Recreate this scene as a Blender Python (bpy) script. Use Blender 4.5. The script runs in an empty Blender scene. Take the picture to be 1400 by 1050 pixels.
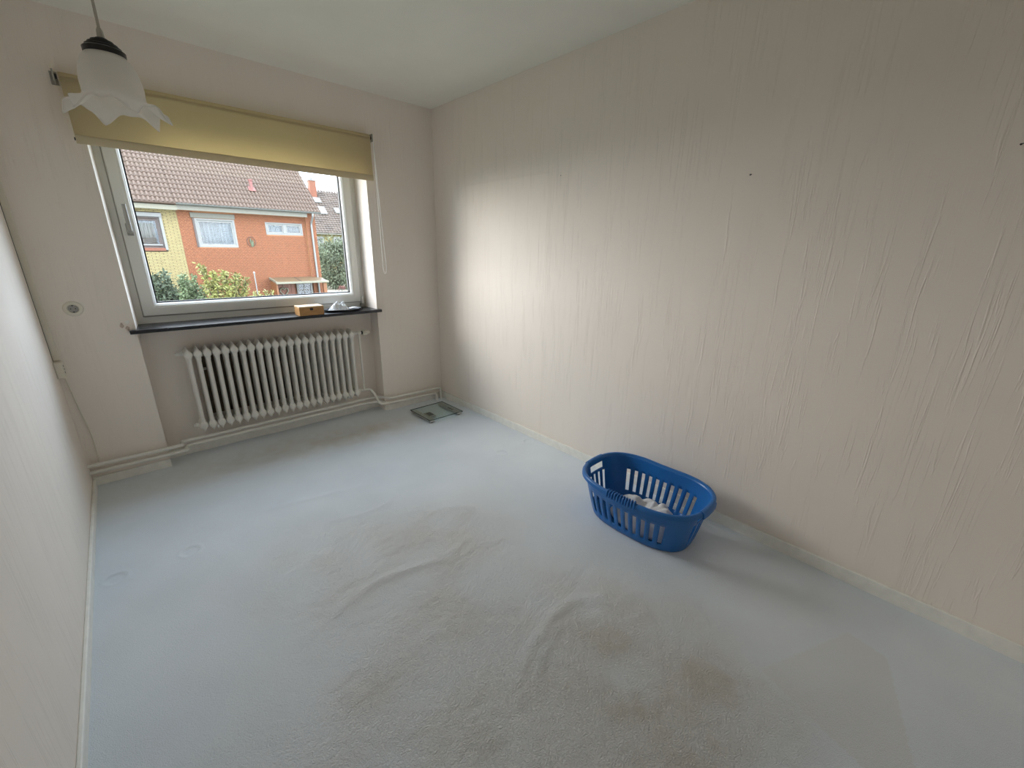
import bpy, bmesh, math, random
import numpy as np
from mathutils import Vector, Matrix, noise
random.seed(7)
PI = math.pi
S = bpy.context.scene
COL = S.collection

# ------------------------------------------------------------------ camera
cam_d = bpy.data.cameras.new('camera')
cam_d.sensor_fit = 'HORIZONTAL'; cam_d.sensor_width = 36.0
cam_d.lens = 36.0 * 566.144 / 1400.0
cam_d.clip_start = 0.02; cam_d.clip_end = 400
cam = bpy.data.objects.new('camera', cam_d); COL.objects.link(cam)
R_ = Vector((0.7332294, -0.67979112, 0.01608362)); U_ = Vector((0.19797745, 0.23604927, 0.95135991)); F_ = Vector((0.65052254, 0.69438085, -0.30766158))
m = Matrix.Identity(4)
for i in range(3):
    m[i][0] = R_[i]; m[i][1] = U_[i]; m[i][2] = -F_[i]
m.translation = Vector((0.34635862, -3.35080748, 1.40885187))
cam.matrix_world = m
S.camera = cam

# ------------------------------------------------------------------ sky, exposure
SKY_STRENGTH = 9.7
SUN_E, SUN_A, SUN_D = 5.6, 55, (0.65, -0.73, -0.31)
# low sun veiled by haze, far round to the left of the window
sun_d = bpy.data.lights.new('sun', 'SUN'); sun_d.energy = SUN_E; sun_d.angle = math.radians(SUN_A); sun_d.color = (1.0, 0.92, 0.81)
sun = bpy.data.objects.new('sun', sun_d); COL.objects.link(sun)
sun.rotation_euler = Vector(SUN_D).to_track_quat('-Z', 'Y').to_euler()
# sampling portal in the window opening (gives off no light of its own)
por_d = bpy.data.lights.new('window_portal', 'AREA'); por_d.shape = 'RECTANGLE'; por_d.size = 1.30; por_d.size_y = 1.03
por_d.cycles.is_portal = True
por = bpy.data.objects.new('window_portal', por_d); COL.objects.link(por)
por.location = (1.146, 0.27, 1.545); por.rotation_euler = (-math.pi / 2, 0, 0)
world = bpy.data.worlds.new('sky'); S.world = world; world.use_nodes = True
wn = world.node_tree.nodes; wl = world.node_tree.links; wn.clear()
wo = wn.new('ShaderNodeOutputWorld'); wb = wn.new('ShaderNodeBackground')
wt = wn.new('ShaderNodeTexCoord'); wno = wn.new('ShaderNodeTexNoise'); wr = wn.new('ShaderNodeValToRGB')
wno.inputs['Scale'].default_value = 3.0; wno.inputs['Detail'].default_value = 5
wr.color_ramp.elements[0].position = 0.40; wr.color_ramp.elements[0].color = (0.62, 0.80, 1.0, 1)
wr.color_ramp.elements[1].position = 0.62; wr.color_ramp.elements[1].color = (0.95, 0.975, 1.0, 1)
wl.new(wt.outputs['Generated'], wno.inputs['Vector']); wl.new(wno.outputs['Fac'], wr.inputs['Fac'])
wl.new(wr.outputs['Color'], wb.inputs['Color']); wb.inputs['Strength'].default_value = SKY_STRENGTH
wl.new(wb.outputs['Background'], wo.inputs['Surface'])
S.view_settings.view_transform = 'Standard'; S.view_settings.look = 'None'
S.view_settings.gamma = 1.0; S.view_settings.use_curve_mapping = False
S.view_settings.exposure = 0.0
S.cycles.use_denoising = True
S.cycles.use_adaptive_sampling = True; S.cycles.adaptive_threshold = 0.04
S.cycles.max_bounces = 12; S.cycles.diffuse_bounces = 7; S.cycles.transparent_max_bounces = 12
S.cycles.sample_clamp_indirect = 10.0

# ------------------------------------------------------------------ materials
def nt(mat):
    return mat.node_tree.nodes, mat.node_tree.links
def mat(name, col, rough=0.6, var=0.06, vscale=8.0, bump=0.0, bscale=60.0, metal=0.0, spec=0.5, stretch=(1, 1, 1), coat=0.0):
    M = bpy.data.materials.new(name); M.use_nodes = True
    n, l = nt(M); b = n['Principled BSDF']
    b.inputs['Roughness'].default_value = rough; b.inputs['Metallic'].default_value = metal
    b.inputs['Specular IOR Level'].default_value = spec
    if coat: b.inputs['Coat Weight'].default_value = coat
    tc = n.new('ShaderNodeTexCoord'); mp = n.new('ShaderNodeMapping'); mp.inputs['Scale'].default_value = stretch
    l.new(tc.outputs['Object'], mp.inputs['Vector'])
    ns = n.new('ShaderNodeTexNoise'); ns.inputs['Scale'].default_value = vscale; ns.inputs['Detail'].default_value = 4
    l.new(mp.outputs['Vector'], ns.inputs['Vector'])
    rp = n.new('ShaderNodeValToRGB')
    rp.color_ramp.elements[0].position = 0.3; rp.color_ramp.elements[1].position = 0.7
    rp.color_ramp.elements[0].color = tuple(max(0, c * (1 - var)) for c in col) + (1,)
    rp.color_ramp.elements[1].color = tuple(min(1, c * (1 + var)) for c in col) + (1,)
    l.new(ns.outputs['Fac'], rp.inputs['Fac']); l.new(rp.outputs['Color'], b.inputs['Base Color'])
    if bump:
        nb = n.new('ShaderNodeTexNoise'); nb.inputs['Scale'].default_value = bscale; nb.inputs['Detail'].default_value = 3
        l.new(mp.outputs['Vector'], nb.inputs['Vector'])
        bp = n.new('ShaderNodeBump'); bp.inputs['Strength'].default_value = bump; bp.inputs['Distance'].default_value = 0.005
        l.new(nb.outputs['Fac'], bp.inputs['Height']); l.new(bp.outputs['Normal'], b.inputs['Normal'])
    return M

def wallpaper(name, col, along):
    """woodchip-free paper with raised vertical threads; `along` = 0 when the wall runs along x, 1 along y"""
    M = mat(name, col, rough=0.85, var=0.02, vscale=1.5, spec=0.2)
    n, l = nt(M); b = n['Principled BSDF']
    tc = n.new('ShaderNodeTexCoord')
    mp = n.new('ShaderNodeMapping'); mp.inputs['Scale'].default_value = (66, 66, 2.2)
    l.new(tc.outputs['Object'], mp.inputs['Vector'])
    a = n.new('ShaderNodeTexNoise'); a.inputs['Scale'].default_value = 1.0; a.inputs['Detail'].default_value = 1
    a.inputs['Distortion'].default_value = 0.15
    l.new(mp.outputs['Vector'], a.inputs['Vector'])
    # thin ridges where the stretched noise crosses its middle, broken up along their length
    s1 = n.new('ShaderNodeMath'); s1.operation = 'SUBTRACT'; s1.inputs[1].default_value = 0.5
    ab = n.new('ShaderNodeMath'); ab.operation = 'ABSOLUTE'
    rg = n.new('ShaderNodeMapRange'); rg.inputs['From Min'].default_value = 0.0; rg.inputs['From Max'].default_value = 0.035
    rg.inputs['To Min'].default_value = 1.0; rg.inputs['To Max'].default_value = 0.0
    l.new(a.outputs['Fac'], s1.inputs[0]); l.new(s1.outputs[0], ab.inputs[0]); l.new(ab.outputs[0], rg.inputs['Value'])
    mp2 = n.new('ShaderNodeMapping'); mp2.inputs['Scale'].default_value = (26, 26, 3.0)
    l.new(tc.outputs['Object'], mp2.inputs['Vector'])
    br = n.new('ShaderNodeTexNoise'); br.inputs['Scale'].default_value = 1.0; br.inputs['Detail'].default_value = 1
    l.new(mp2.outputs['Vector'], br.inputs['Vector'])
    r2 = n.new('ShaderNodeMapRange'); r2.inputs['From Min'].default_value = 0.42; r2.inputs['From Max'].default_value = 0.60
    l.new(br.outputs['Fac'], r2.inputs['Value'])
    mu = n.new('ShaderNodeMath'); mu.operation = 'MULTIPLY'
    l.new(rg.outputs[0], mu.inputs[0]); l.new(r2.outputs[0], mu.inputs[1])
    fn = n.new('ShaderNodeTexNoise'); fn.inputs['Scale'].default_value = 1.0; fn.inputs['Detail'].default_value = 3
    mp3 = n.new('ShaderNodeMapping'); mp3.inputs['Scale'].default_value = (420, 420, 60)
    l.new(tc.outputs['Object'], mp3.inputs['Vector']); l.new(mp3.outputs['Vector'], fn.inputs['Vector'])
    ad = n.new('ShaderNodeMath'); ad.operation = 'MULTIPLY_ADD'; ad.inputs[1].default_value = 0.35
    l.new(fn.outputs['Fac'], ad.inputs[0]); l.new(mu.outputs[0], ad.inputs[2])
    bp = n.new('ShaderNodeBump'); bp.inputs['Strength'].default_value = 0.8; bp.inputs['Distance'].default_value = 0.0012
    l.new(ad.outputs[0], bp.inputs['Height']); l.new(bp.outputs['Normal'], b.inputs['Normal'])
    return M

def glass(name, tint=(1, 1, 1), refl=0.06):
    M = bpy.data.materials.new(name); M.use_nodes = True
    n, l = nt(M); n.remove(n['Principled BSDF'])
    o = n['Material Output']
    t = n.new('ShaderNodeBsdfTransparent'); t.inputs['Color'].default_value = tint + (1,)
    g = n.new('ShaderNodeBsdfGlossy'); g.inputs['Roughness'].default_value = 0.02
    lw = n.new('ShaderNodeLayerWeight'); lw.inputs['Blend'].default_value = 0.5
    pw = n.new('ShaderNodeMath'); pw.operation = 'POWER'; pw.inputs[1].default_value = 5.0
    f = n.new('ShaderNodeMath'); f.operation = 'MULTIPLY_ADD'; f.inputs[1].default_value = 0.96; f.inputs[2].default_value = refl * 0.6
    l.new(lw.outputs['Facing'], pw.inputs[0]); l.new(pw.outputs[0], f.inputs[0])
    mx = n.new('ShaderNodeMixShader')
    l.new(f.outputs[0], mx.inputs[0]); l.new(t.outputs[0], mx.inputs[1]); l.new(g.outputs[0], mx.inputs[2])
    l.new(mx.outputs[0], o.inputs['Surface'])
    return M

def translucent(name, col, tcol, fac, rough=0.7, transp=0.0, gloss=0.0):
    M = bpy.data.materials.new(name); M.use_nodes = True
    n, l = nt(M); n.remove(n['Principled BSDF']); o = n['Material Output']
    d = n.new('ShaderNodeBsdfDiffuse'); t = n.new('ShaderNodeBsdfTranslucent')
    tc = n.new('ShaderNodeTexCoord'); ns = n.new('ShaderNodeTexNoise'); ns.inputs['Scale'].default_value = 6
    l.new(tc.outputs['Object'], ns.inputs['Vector'])
    rp = n.new('ShaderNodeValToRGB')
    rp.color_ramp.elements[0].color = tuple(c * 0.95 for c in col) + (1,); rp.color_ramp.elements[1].color = tuple(min(1, c * 1.05) for c in col) + (1,)
    l.new(ns.outputs['Fac'], rp.inputs['Fac']); l.new(rp.outputs['Color'], d.inputs['Color'])
    t.inputs['Color'].default_value = tcol + (1,)
    mx = n.new('ShaderNodeMixShader'); mx.inputs[0].default_value = fac
    l.new(d.outputs[0], mx.inputs[1]); l.new(t.outputs[0], mx.inputs[2]); last = mx
    if transp:
        tr = n.new('ShaderNodeBsdfTransparent'); m2 = n.new('ShaderNodeMixShader'); m2.inputs[0].default_value = transp
        l.new(last.outputs[0], m2.inputs[1]); l.new(tr.outputs[0], m2.inputs[2]); last = m2
    if gloss:
        gl = n.new('ShaderNodeBsdfGlossy'); gl.inputs['Roughness'].default_value = 0.25; m3 = n.new('ShaderNodeMixShader'); m3.inputs[0].default_value = gloss
        l.new(last.outputs[0], m3.inputs[1]); l.new(gl.outputs[0], m3.inputs[2]); last = m3
    l.new(last.outputs[0], o.inputs['Surface'])
    return M

WALL = (0.86, 0.79, 0.718)
def ghost_mark(M, y0, y1, z0, z1):
    # slightly lighter rectangle with a faint grimy outline where something used to hang
    n, l = nt(M); b = n['Principled BSDF']; src = b.inputs['Base Color'].links[0].from_socket
    tc = n.new('ShaderNodeTexCoord'); sx = n.new('ShaderNodeSeparateXYZ'); l.new(tc.outputs['Object'], sx.inputs[0])
    def rng(sock, a, c, w):
        m1 = n.new('ShaderNodeMath'); m1.operation = 'SUBTRACT'; m1.inputs[1].default_value = (a + c) / 2; l.new(sock, m1.inputs[0])
        m2 = n.new('ShaderNodeMath'); m2.operation = 'ABSOLUTE'; l.new(m1.outputs[0], m2.inputs[0])
        m3 = n.new('ShaderNodeMapRange'); m3.inputs['From Min'].default_value = abs(c - a) / 2 + w; m3.inputs['From Max'].default_value = abs(c - a) / 2 - w; l.new(m2.outputs[0], m3.inputs['Value'])
        return m3.outputs[0]
    def box(g, w):
        k = n.new('ShaderNodeMath'); k.operation = 'MULTIPLY'; l.new(rng(sx.outputs[1], y0 - g, y1 + g, w), k.inputs[0]); l.new(rng(sx.outputs[2], z0 - g, z1 + g, w), k.inputs[1]); return k.outputs[0]
    inn, out = box(0.0, 0.006), box(0.014, 0.012)
    c1 = n.new('ShaderNodeMix'); c1.data_type = 'RGBA'; c1.blend_type = 'MULTIPLY'; c1.inputs['B'].default_value = (0.972, 0.968, 0.96, 1); l.new(out, c1.inputs['Factor']); l.new(src, c1.inputs['A'])
    c2 = n.new('ShaderNodeMix'); c2.data_type = 'RGBA'; c2.inputs['Factor'].default_value = 0; l.new(inn, c2.inputs['Factor']); l.new(c1.outputs['Result'], c2.inputs['A'])
    hs = n.new('ShaderNodeHueSaturation'); hs.inputs['Value'].default_value = 1.015; l.new(src, hs.inputs['Color']); l.new(hs.outputs[0], c2.inputs['B'])
    l.new(c2.outputs['Result'], b.inputs['Base Color'])
    return M
MT = dict(
    wall_right=ghost_mark(wallpaper('wallpaper_right', WALL, 1), -1.345, -0.46, -0.5, 1.885),
    wall_y=wallpaper('wallpaper_side', WALL, 1), wall_x=wallpaper('wallpaper_window', WALL, 0),
    ceiling=mat('ceiling_paint', (0.87, 0.86, 0.80), 0.9, 0.02, 3, 0.25, 220, spec=0.2),
    skirting=mat('skirting_paint', (0.84, 0.83, 0.77), 0.5, 0.05, 25, 0.15, 40),
    pvc=mat('white_pvc', (0.76, 0.76, 0.72), 0.35, 0.02, 4),
    bead=mat('glazing_bead_pvc', (0.85, 0.85, 0.84), 0.3, 0.02, 4),
    rubber=mat('black_rubber', (0.012, 0.012, 0.016), 0.6, 0.2, 30),
    pane=glass('window_glass'),
    steel=mat('brushed_steel', (0.55, 0.55, 0.53), 0.3, 0.05, 40, metal=1.0),
    handle=mat('handle_grey', (0.34, 0.33, 0.30), 0.35, 0.05, 20),
    stone=mat('black_slate', (0.018, 0.019, 0.024), 0.32, 0.3, 40, 0.2, 90),
    enamel=mat('radiator_enamel', (0.77, 0.75, 0.69), 0.35, 0.03, 12, 0.08, 60),
    pipe=mat('pipe_enamel', (0.80, 0.78, 0.72), 0.35, 0.05, 14, 0.1, 50),
    cream=mat('cream_plastic', (0.75, 0.71, 0.60), 0.4, 0.03, 20),
    dark=mat('dark_plastic', (0.02, 0.02, 0.02), 0.5, 0.2, 30),
    blind=translucent('cream_blind_fabric', (0.78, 0.70, 0.50), (0.80, 0.69, 0.44), 0.50),
    hem=translucent('doubled_blind_fabric', (0.70, 0.62, 0.44), (0.60, 0.48, 0.28), 0.22),
    chain=mat('white_bead_chain', (0.90, 0.89, 0.86), 0.4, 0.03, 60),
    shade=translucent('frosted_glass', (0.90, 0.88, 0.84), (0.97, 0.95, 0.91), 0.66, transp=0.22, gloss=0.06),
    lampcap=mat('black_lamp_cap', (0.01, 0.01, 0.011), 0.35, 0.2, 30),
    cord=mat('lamp_cord', (0.45, 0.43, 0.38), 0.6, 0.05, 60),
    blue=mat('blue_plastic', (0.012, 0.135, 0.42), 0.32, 0.05, 14, 0.05, 200),
    cloth=mat('white_cloth', (0.68, 0.68, 0.70), 0.9, 0.05, 20, 0.4, 240, spec=0.1),
    sglass=glass('scale_glass', (0.90, 0.95, 0.94)),
    scaleedge=mat('glass_edge_green', (0.015, 0.05, 0.045), 0.1, 0.1, 20),
    wood=mat('bamboo_wood', (0.44, 0.235, 0.085), 0.5, 0.18, 14, 0.1, 60, stretch=(1, 8, 8)),
    woodlid=mat('pale_bamboo_lid', (0.62, 0.42, 0.21), 0.45, 0.12, 14, 0.1, 60, stretch=(1, 8, 8)),
    tray=mat('black_tray', (0.02, 0.021, 0.025), 0.3, 0.2, 20),
    plastic=mat('crumpled_film', (0.82, 0.86, 0.92), 0.25, 0.14, 40, spec=0.6),
    paper=mat('white_card', (0.80, 0.80, 0.79), 0.6, 0.02, 10),
    backing=mat('dark_brown_board', (0.16, 0.125, 0.085), 0.9, 0.1, 20, 0.2, 90),
    plaster=mat('bare_plaster', (0.58, 0.47, 0.39), 0.9, 0.2, 60, 0.3, 120),
    # outside
    redbrick=mat('red_clinker', (0.128, 0.037, 0.014), 0.8, 0.22, 6, 0.2, 60),
    redmortar=mat('red_wall_mortar', (0.285, 0.130, 0.060), 0.9, 0.1, 20),
    yelbrick=mat('yellow_clinker', (0.262, 0.212, 0.096), 0.8, 0.10, 6, 0.2, 60),
    yelmortar=mat('yellow_wall_mortar', (0.055, 0.038, 0.020), 0.9, 0.1, 20),
    tile=mat('roof_tile_clay', (0.090, 0.060, 0.043), 0.7, 0.30, 2.3, 0.2, 40, spec=0.3),
    roofdark=mat('roof_underlay', (0.0198, 0.0145, 0.0132), 0.9, 0.1, 10),
    eave=mat('eave_boards', (0.1254, 0.1188, 0.0924), 0.6, 0.05, 10),
    zinc=mat('zinc_gutter', (0.0990, 0.1023, 0.0924), 0.5, 0.06, 10),
    extwhite=mat('outside_white_pvc', (0.1650, 0.1650, 0.1551), 0.45, 0.02, 10),
    extcream=mat('outside_cream_trim', (0.1584, 0.1485, 0.1056), 0.5, 0.03, 10),
    brownframe=mat('brown_frame', (0.0594, 0.0409, 0.0343), 0.5, 0.08, 10),
    curtain=mat('outside_curtain', (0.0891, 0.0990, 0.0990), 0.85, 0.10, 5, stretch=(9, 1, 0.2)),
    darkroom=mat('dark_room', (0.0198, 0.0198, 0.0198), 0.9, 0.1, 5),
    extglass=glass('outside_glass'),
    porchwood=mat('porch_wood', (0.1650, 0.0627, 0.0198), 0.55, 0.12, 9, stretch=(8, 8, 1)),
    doorwood=mat('door_wood', (0.1320, 0.0363, 0.0132), 0.5, 0.10, 9, stretch=(12, 12, 0.6)),
    porchroof=mat('porch_roof_panel', (0.1122, 0.0759, 0.0409), 0.5, 0.1, 10),
    copper=mat('brown_gutter', (0.085, 0.055, 0.042), 0.5, 0.1, 10),
    redpipe=mat('red_vent', (0.1452, 0.0462, 0.0363), 0.5, 0.1, 10),
    leaf_conifer=mat('conifer_needles', (0.062, 0.082, 0.046), 0.7, 0.4, 3.0),
    leaf_yellow=mat('yellow_green_leaves', (0.150, 0.150, 0.035), 0.6, 0.4, 2.5),
    leaf_olive=mat('grey_green_leaves', (0.075, 0.092, 0.050), 0.7, 0.45, 1.1),
    leaf_mid=mat('mid_green_leaves', (0.085, 0.115, 0.050), 0.7, 0.4, 3.0),
    bark=mat('bark', (0.0396, 0.0297, 0.0198), 0.9, 0.2, 12, 0.3, 30),
    paving=mat('pale_paving', (0.1980, 0.1815, 0.1386), 0.85, 0.08, 0.7),
    grass=mat('garden_ground', (0.0462, 0.0627, 0.0264), 0.9, 0.25, 0.9),
    faryellow=mat('yellow_render', (0.1650, 0.1353, 0.0495), 0.8, 0.05, 1.0),
    fartile=mat('far_roof_tiles', (0.0693, 0.0495, 0.0363), 0.75, 0.30, 1.4),
    chimney=mat('chimney_brick', (0.1584, 0.0561, 0.0297), 0.8, 0.15, 6, 0.2, 30),
    metalgrey=mat('galvanised', (0.1320, 0.1320, 0.1320), 0.5, 0.05, 10),
)

# ------------------------------------------------------------------ mesh helpers
class MB:
    def __init__(s): s.v = []; s.f = []
    def quad(s, a, b, c, d):
        i = len(s.v); s.v += [a, b, c, d]; s.f.append((i, i + 1, i + 2, i + 3)); return s
    def box(s, x0, x1, y0, y1, z0, z1):
        i = len(s.v)
        s.v += [(x0, y0, z0), (x1, y0, z0), (x1, y1, z0), (x0, y1, z0), (x0, y0, z1), (x1, y0, z1), (x1, y1, z1), (x0, y1, z1)]
        for f in ((0, 3, 2, 1), (4, 5, 6, 7), (0, 1, 5, 4), (1, 2, 6, 5), (2, 3, 7, 6), (3, 0, 4, 7)): s.f.append(tuple(i + k for k in f))
        return s
    def ring_loft(s, rings, cap0=True, cap1=True, closed=True):
        base = len(s.v); n = len(rings[0])
        for r in rings: s.v += [tuple(p) for p in r]
        for k in range(len(rings) - 1):
            for j in range(n if closed else n - 1):
                a = base + k * n + j; b = base + k * n + (j + 1) % n
                s.f.append((a, b, b + n, a + n))
        if cap0: s.f.append(tuple(base + j for j in reversed(range(n))))
        if cap1: s.f.append(tuple(base + (len(rings) - 1) * n + j for j in range(n)))
        return s
    def tube(s, pts, r, seg=12, caps=True):
        pts = [Vector(p) for p in pts]; rings = []
        t0 = (pts[1] - pts[0]).normalized()
        up = Vector((0, 0, 1)) if abs(t0.z) < 0.9 else Vector((0, 1, 0))
        nrm = t0.cross(up).normalized()
        for i, p in enumerate(pts):
            t = (pts[min(i + 1, len(pts) - 1)] - pts[max(i - 1, 0)]).normalized()
            nrm = (nrm - t * nrm.dot(t)).normalized(); bi = t.cross(nrm)
            rr = r[i] if isinstance(r, (list, tuple)) else r
            rings.append([p + nrm * (math.cos(2 * PI * k / seg) * rr) + bi * (math.sin(2 * PI * k / seg) * rr) for k in range(seg)])
        return s.ring_loft(rings, caps, caps)
    def lathe(s, prof, c=(0, 0, 0), seg=32, axis='z', caps=True):
        rings = []
        for (r, h) in prof:
            ring = []
            for k in range(seg):
                a = 2 * PI * k / seg; u, v = r * math.cos(a), r * math.sin(a)
                if axis == 'z': q = (c[0] + u, c[1] + v, c[2] + h)
                elif axis == 'y': q = (c[0] + u, c[1] + h, c[2] - v)
                else: q = (c[0] + h, c[1] + u, c[2] + v)
                ring.append(q)
            rings.append(ring)
        return s.ring_loft(rings, caps, caps)
    def frame(s, x0, x1, z0, z1, prof):
        """sweep a profile [(inset, y), ...] round a rectangle in the xz plane with mitred corners (closed profile)"""
        rings = []
        for (ins, y) in prof:
            rings.append([(x0 + ins, y, z0 + ins), (x1 - ins, y, z0 + ins), (x1 - ins, y, z1 - ins), (x0 + ins, y, z1 - ins)])
        rings.append(rings[0])
        return s.ring_loft(rings, False, False)
    def build(s, name, material, parent=None, smooth=False, bevel=0.0, solid=0.0, weld=False):
        me = bpy.data.meshes.new(name); me.from_pydata([tuple(p) for p in s.v], [], s.f)
        bm = bmesh.new(); bm.from_mesh(me)
        if weld: bmesh.ops.remove_doubles(bm, verts=bm.verts, dist=1e-5)
        bmesh.ops.recalc_face_normals(bm, faces=bm.faces); bm.to_mesh(me); bm.free()
        if smooth:
            me.polygons.foreach_set('use_smooth', [True] * len(me.polygons))
        me.materials.append(MT[material] if isinstance(material, str) else material)
        o = bpy.data.objects.new(name, me); COL.objects.link(o); o.parent = parent
        if bevel:
            md = o.modifiers.new('bevel', 'BEVEL'); md.width = bevel; md.segments = 2; md.limit_method = 'ANGLE'; md.angle_limit = math.radians(40)
        if solid:
            md = o.modifiers.new('solid', 'SOLIDIFY'); md.thickness = solid; md.offset = 0
        if smooth:
            try: me.set_sharp_from_angle(angle=math.radians(50))
            except Exception: pass
        return o

def fillet(pts, r, n=6):
    pts = [Vector(p) for p in pts]; out = [pts[0]]
    for i in range(1, len(pts) - 1):
        a, b, c = pts[i - 1], pts[i], pts[i + 1]
        d1 = (a - b); d2 = (c - b); rr = min(r, d1.length * 0.49, d2.length * 0.49)
        p = b + d1.normalized() * rr; q = b + d2.normalized() * rr
        for k in range(n + 1):
            t = k / n
            out.append(p * (1 - t) ** 2 + b * 2 * t * (1 - t) + q * t * t)
    out.append(pts[-1]); return out

def tag(o, label, cat, group=None, kind=None):
    o['label'] = label; o['category'] = cat
    if group: o['group'] = group
    if kind: o['kind'] = kind
    return o
def thing(name, loc, label, cat, group=None, kind=None):
    o = bpy.data.objects.new(name, None); COL.objects.link(o); o.empty_display_size = 0.1
    o['at'] = list(loc)
    o.location = loc
    return tag(o, label, cat, group, kind)
def rel(mb, o):
    """shift a builder made in world coordinates so that it sits right under its thing"""
    lx, ly, lz = o.location
    mb.v = [(p[0] - lx, p[1] - ly, p[2] - lz) for p in mb.v]
    return mb
def part(mb, name, material, o, **k):
    par = o
    lx, ly, lz = 0, 0, 0
    while par is not None:
        lx += par.location[0]; ly += par.location[1]; lz += par.location[2]; par = par.parent
    mb.v = [(p[0] - lx, p[1] - ly, p[2] - lz) for p in mb.v]
    return mb.build(name, material, o, **k)
def struct(o, label, cat): return tag(o, label, cat, kind='structure')

# ------------------------------------------------------------------ the room
W = 2.5215; H = 2.5; YR = -4.1          # width, height, rear wall; the window wall is y = 0
NX0, NX1 = 0.374, 1.910                  # window opening and radiator niche
SILL = 0.918; HEAD = 2.16; ND = 0.142    # sill top, lintel, niche depth
T = 0.30                                 # outer wall thickness

# carpet: a heightfield with wrinkles, dents of furniture feet, worn and stained patches, shade painted in by the window
def build_floor():
    x0, x1, y0, y1 = -0.05, W + 0.05, YR - 0.05, ND + 0.02
    st = 0.008; nx = int((x1 - x0) / st) + 1; ny = int((y1 - y0) / st) + 1
    xs = np.linspace(x0, x1, nx); ys = np.linspace(y0, y1, ny)
    X, Y = np.meshgrid(xs, ys); Z = np.zeros_like(X)
    def seg_dist(pts):
        d = np.full_like(X, 9.0); tt = np.zeros_like(X); L = len(pts) - 1
        for i in range(L):
            a = np.array(pts[i]); b = np.array(pts[i + 1]); ab = b - a
            t = np.clip(((X - a[0]) * ab[0] + (Y - a[1]) * ab[1]) / (ab @ ab), 0, 1)
            dd = np.hypot(X - a[0] - t * ab[0], Y - a[1] - t * ab[1]); k = dd < d
            d = np.where(k, dd, d); tt = np.where(k, (i + t) / L, tt)
        return d, tt
    def smooth(pts, n=8):
        out = []
        P = [np.array(p) for p in pts]; P = [2 * P[0] - P[1]] + P + [2 * P[-1] - P[-2]]
        for i in range(1, len(P) - 2):
            for k in range(n):
                t = k / n; a, b, c, d = P[i - 1], P[i], P[i + 1], P[i + 2]
                out.append(0.5 * (2 * b + (c - a) * t + (2 * a - 5 * b + 4 * c - d) * t * t + (3 * b - a - 3 * c + d) * t ** 3))
        out.append(P[-2]); return out
    def ridge(pts, h, w):
        nonlocal Z
        d, tt = seg_dist(smooth(pts)); Z += 0.78 * h * np.exp(-(d / w) ** 2) * np.sin(np.clip(tt, 0.02, 0.98) * PI) ** 0.5
    ridge([(0.60, -1.95), (0.876, -1.882), (1.048, -1.898), (1.238, -1.953), (1.418, -1.907)], 0.010, 0.026)
    ridge([(0.688, -0.968), (0.95, -1.017), (1.258, -1.084)], 0.0045, 0.024)
    ridge([(1.06, -2.64), (1.133, -2.589), (1.329, -2.534), (1.489, -2.529), (1.595, -2.624), (1.64, -2.80)], 0.012, 0.028)
    ridge([(1.10, -2.70), (1.179, -2.631), (1.273, -2.596), (1.40, -2.56)], 0.008, 0.022)
    ridge([(0.92, -1.30), (1.15, -1.36), (1.30, -1.33)], 0.0045, 0.024)
    ridge([(0.70, -2.30), (0.95, -2.26), (1.15, -2.36)], 0.005, 0.032)
    ridge([(1.20, -1.62), (1.42, -1.60), (1.60, -1.70)], 0.0045, 0.024)
    rng = np.random.default_rng(3)
    def vnoise(sc, seed):
        r = np.random.default_rng(seed); g = r.random((int(6 * sc) + 4, int(6 * sc) + 4))
        u = (X - x0) * sc; v = (Y - y0) * sc; i = u.astype(int); j = v.astype(int); a = u - i; b = v - j
        a = a * a * (3 - 2 * a); b = b * b * (3 - 2 * b)
        return (g[i, j] * (1 - a) * (1 - b) + g[i + 1, j] * a * (1 - b) + g[i, j + 1] * (1 - a) * b + g[i + 1, j + 1] * a * b)
    Z += 0.008 * (vnoise(3.5, 1) - 0.5) + 0.004 * (vnoise(9, 2) - 0.5)
    # trodden, matted pile in the middle of the room
    def blob(cx, cy, rx, ry, a=0.0):
        c, s = math.cos(a), math.sin(a); u = (X - cx) * c + (Y - cy) * s; v = -(X - cx) * s + (Y - cy) * c
        return np.exp(-((u / rx) ** 2 + (v / ry) ** 2))
    n1 = vnoise(7, 5); n2 = vnoise(25, 6); n3 = vnoise(55, 7)
    matted = np.clip(1.5 * blob(1.30, -2.86, 0.52, 0.46) + 0.9 * blob(0.85, -2.40, 0.5, 0.45) + 0.75 * blob(1.35, -1.85, 0.45, 0.35) + 0.5 * blob(0.8, -1.6, 0.5, 0.35), 0, 1) * (0.45 + 0.8 * n1)
    matted = np.clip(matted, 0, 1)
    Z += matted * (0.0035 * (n2 - 0.5) + 0.0042 * (n3 - 0.5))
    # dents
    for (cx, cy, r) in ((0.349, -1.086, 0.036), (0.082, -1.087, 0.036), (2.166, -1.311, 0.034), (2.44, -1.313, 0.034)):
        d = np.hypot(X - cx, Y - cy)
        Z -= 0.0045 / (1 + np.exp((d - r) / 0.003)); Z += 0.003 * np.exp(-((d - r - 0.007) / 0.006) ** 2)
    d = np.maximum(abs(X - 1.506), abs(Y + 2.068)); Z -= 0.004 / (1 + np.exp((d - 0.035) / 0.004))
    Z -= 0.012   # keep the pile just under the skirting line; z = 0 is its nominal top
    Z += 0.010
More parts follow.
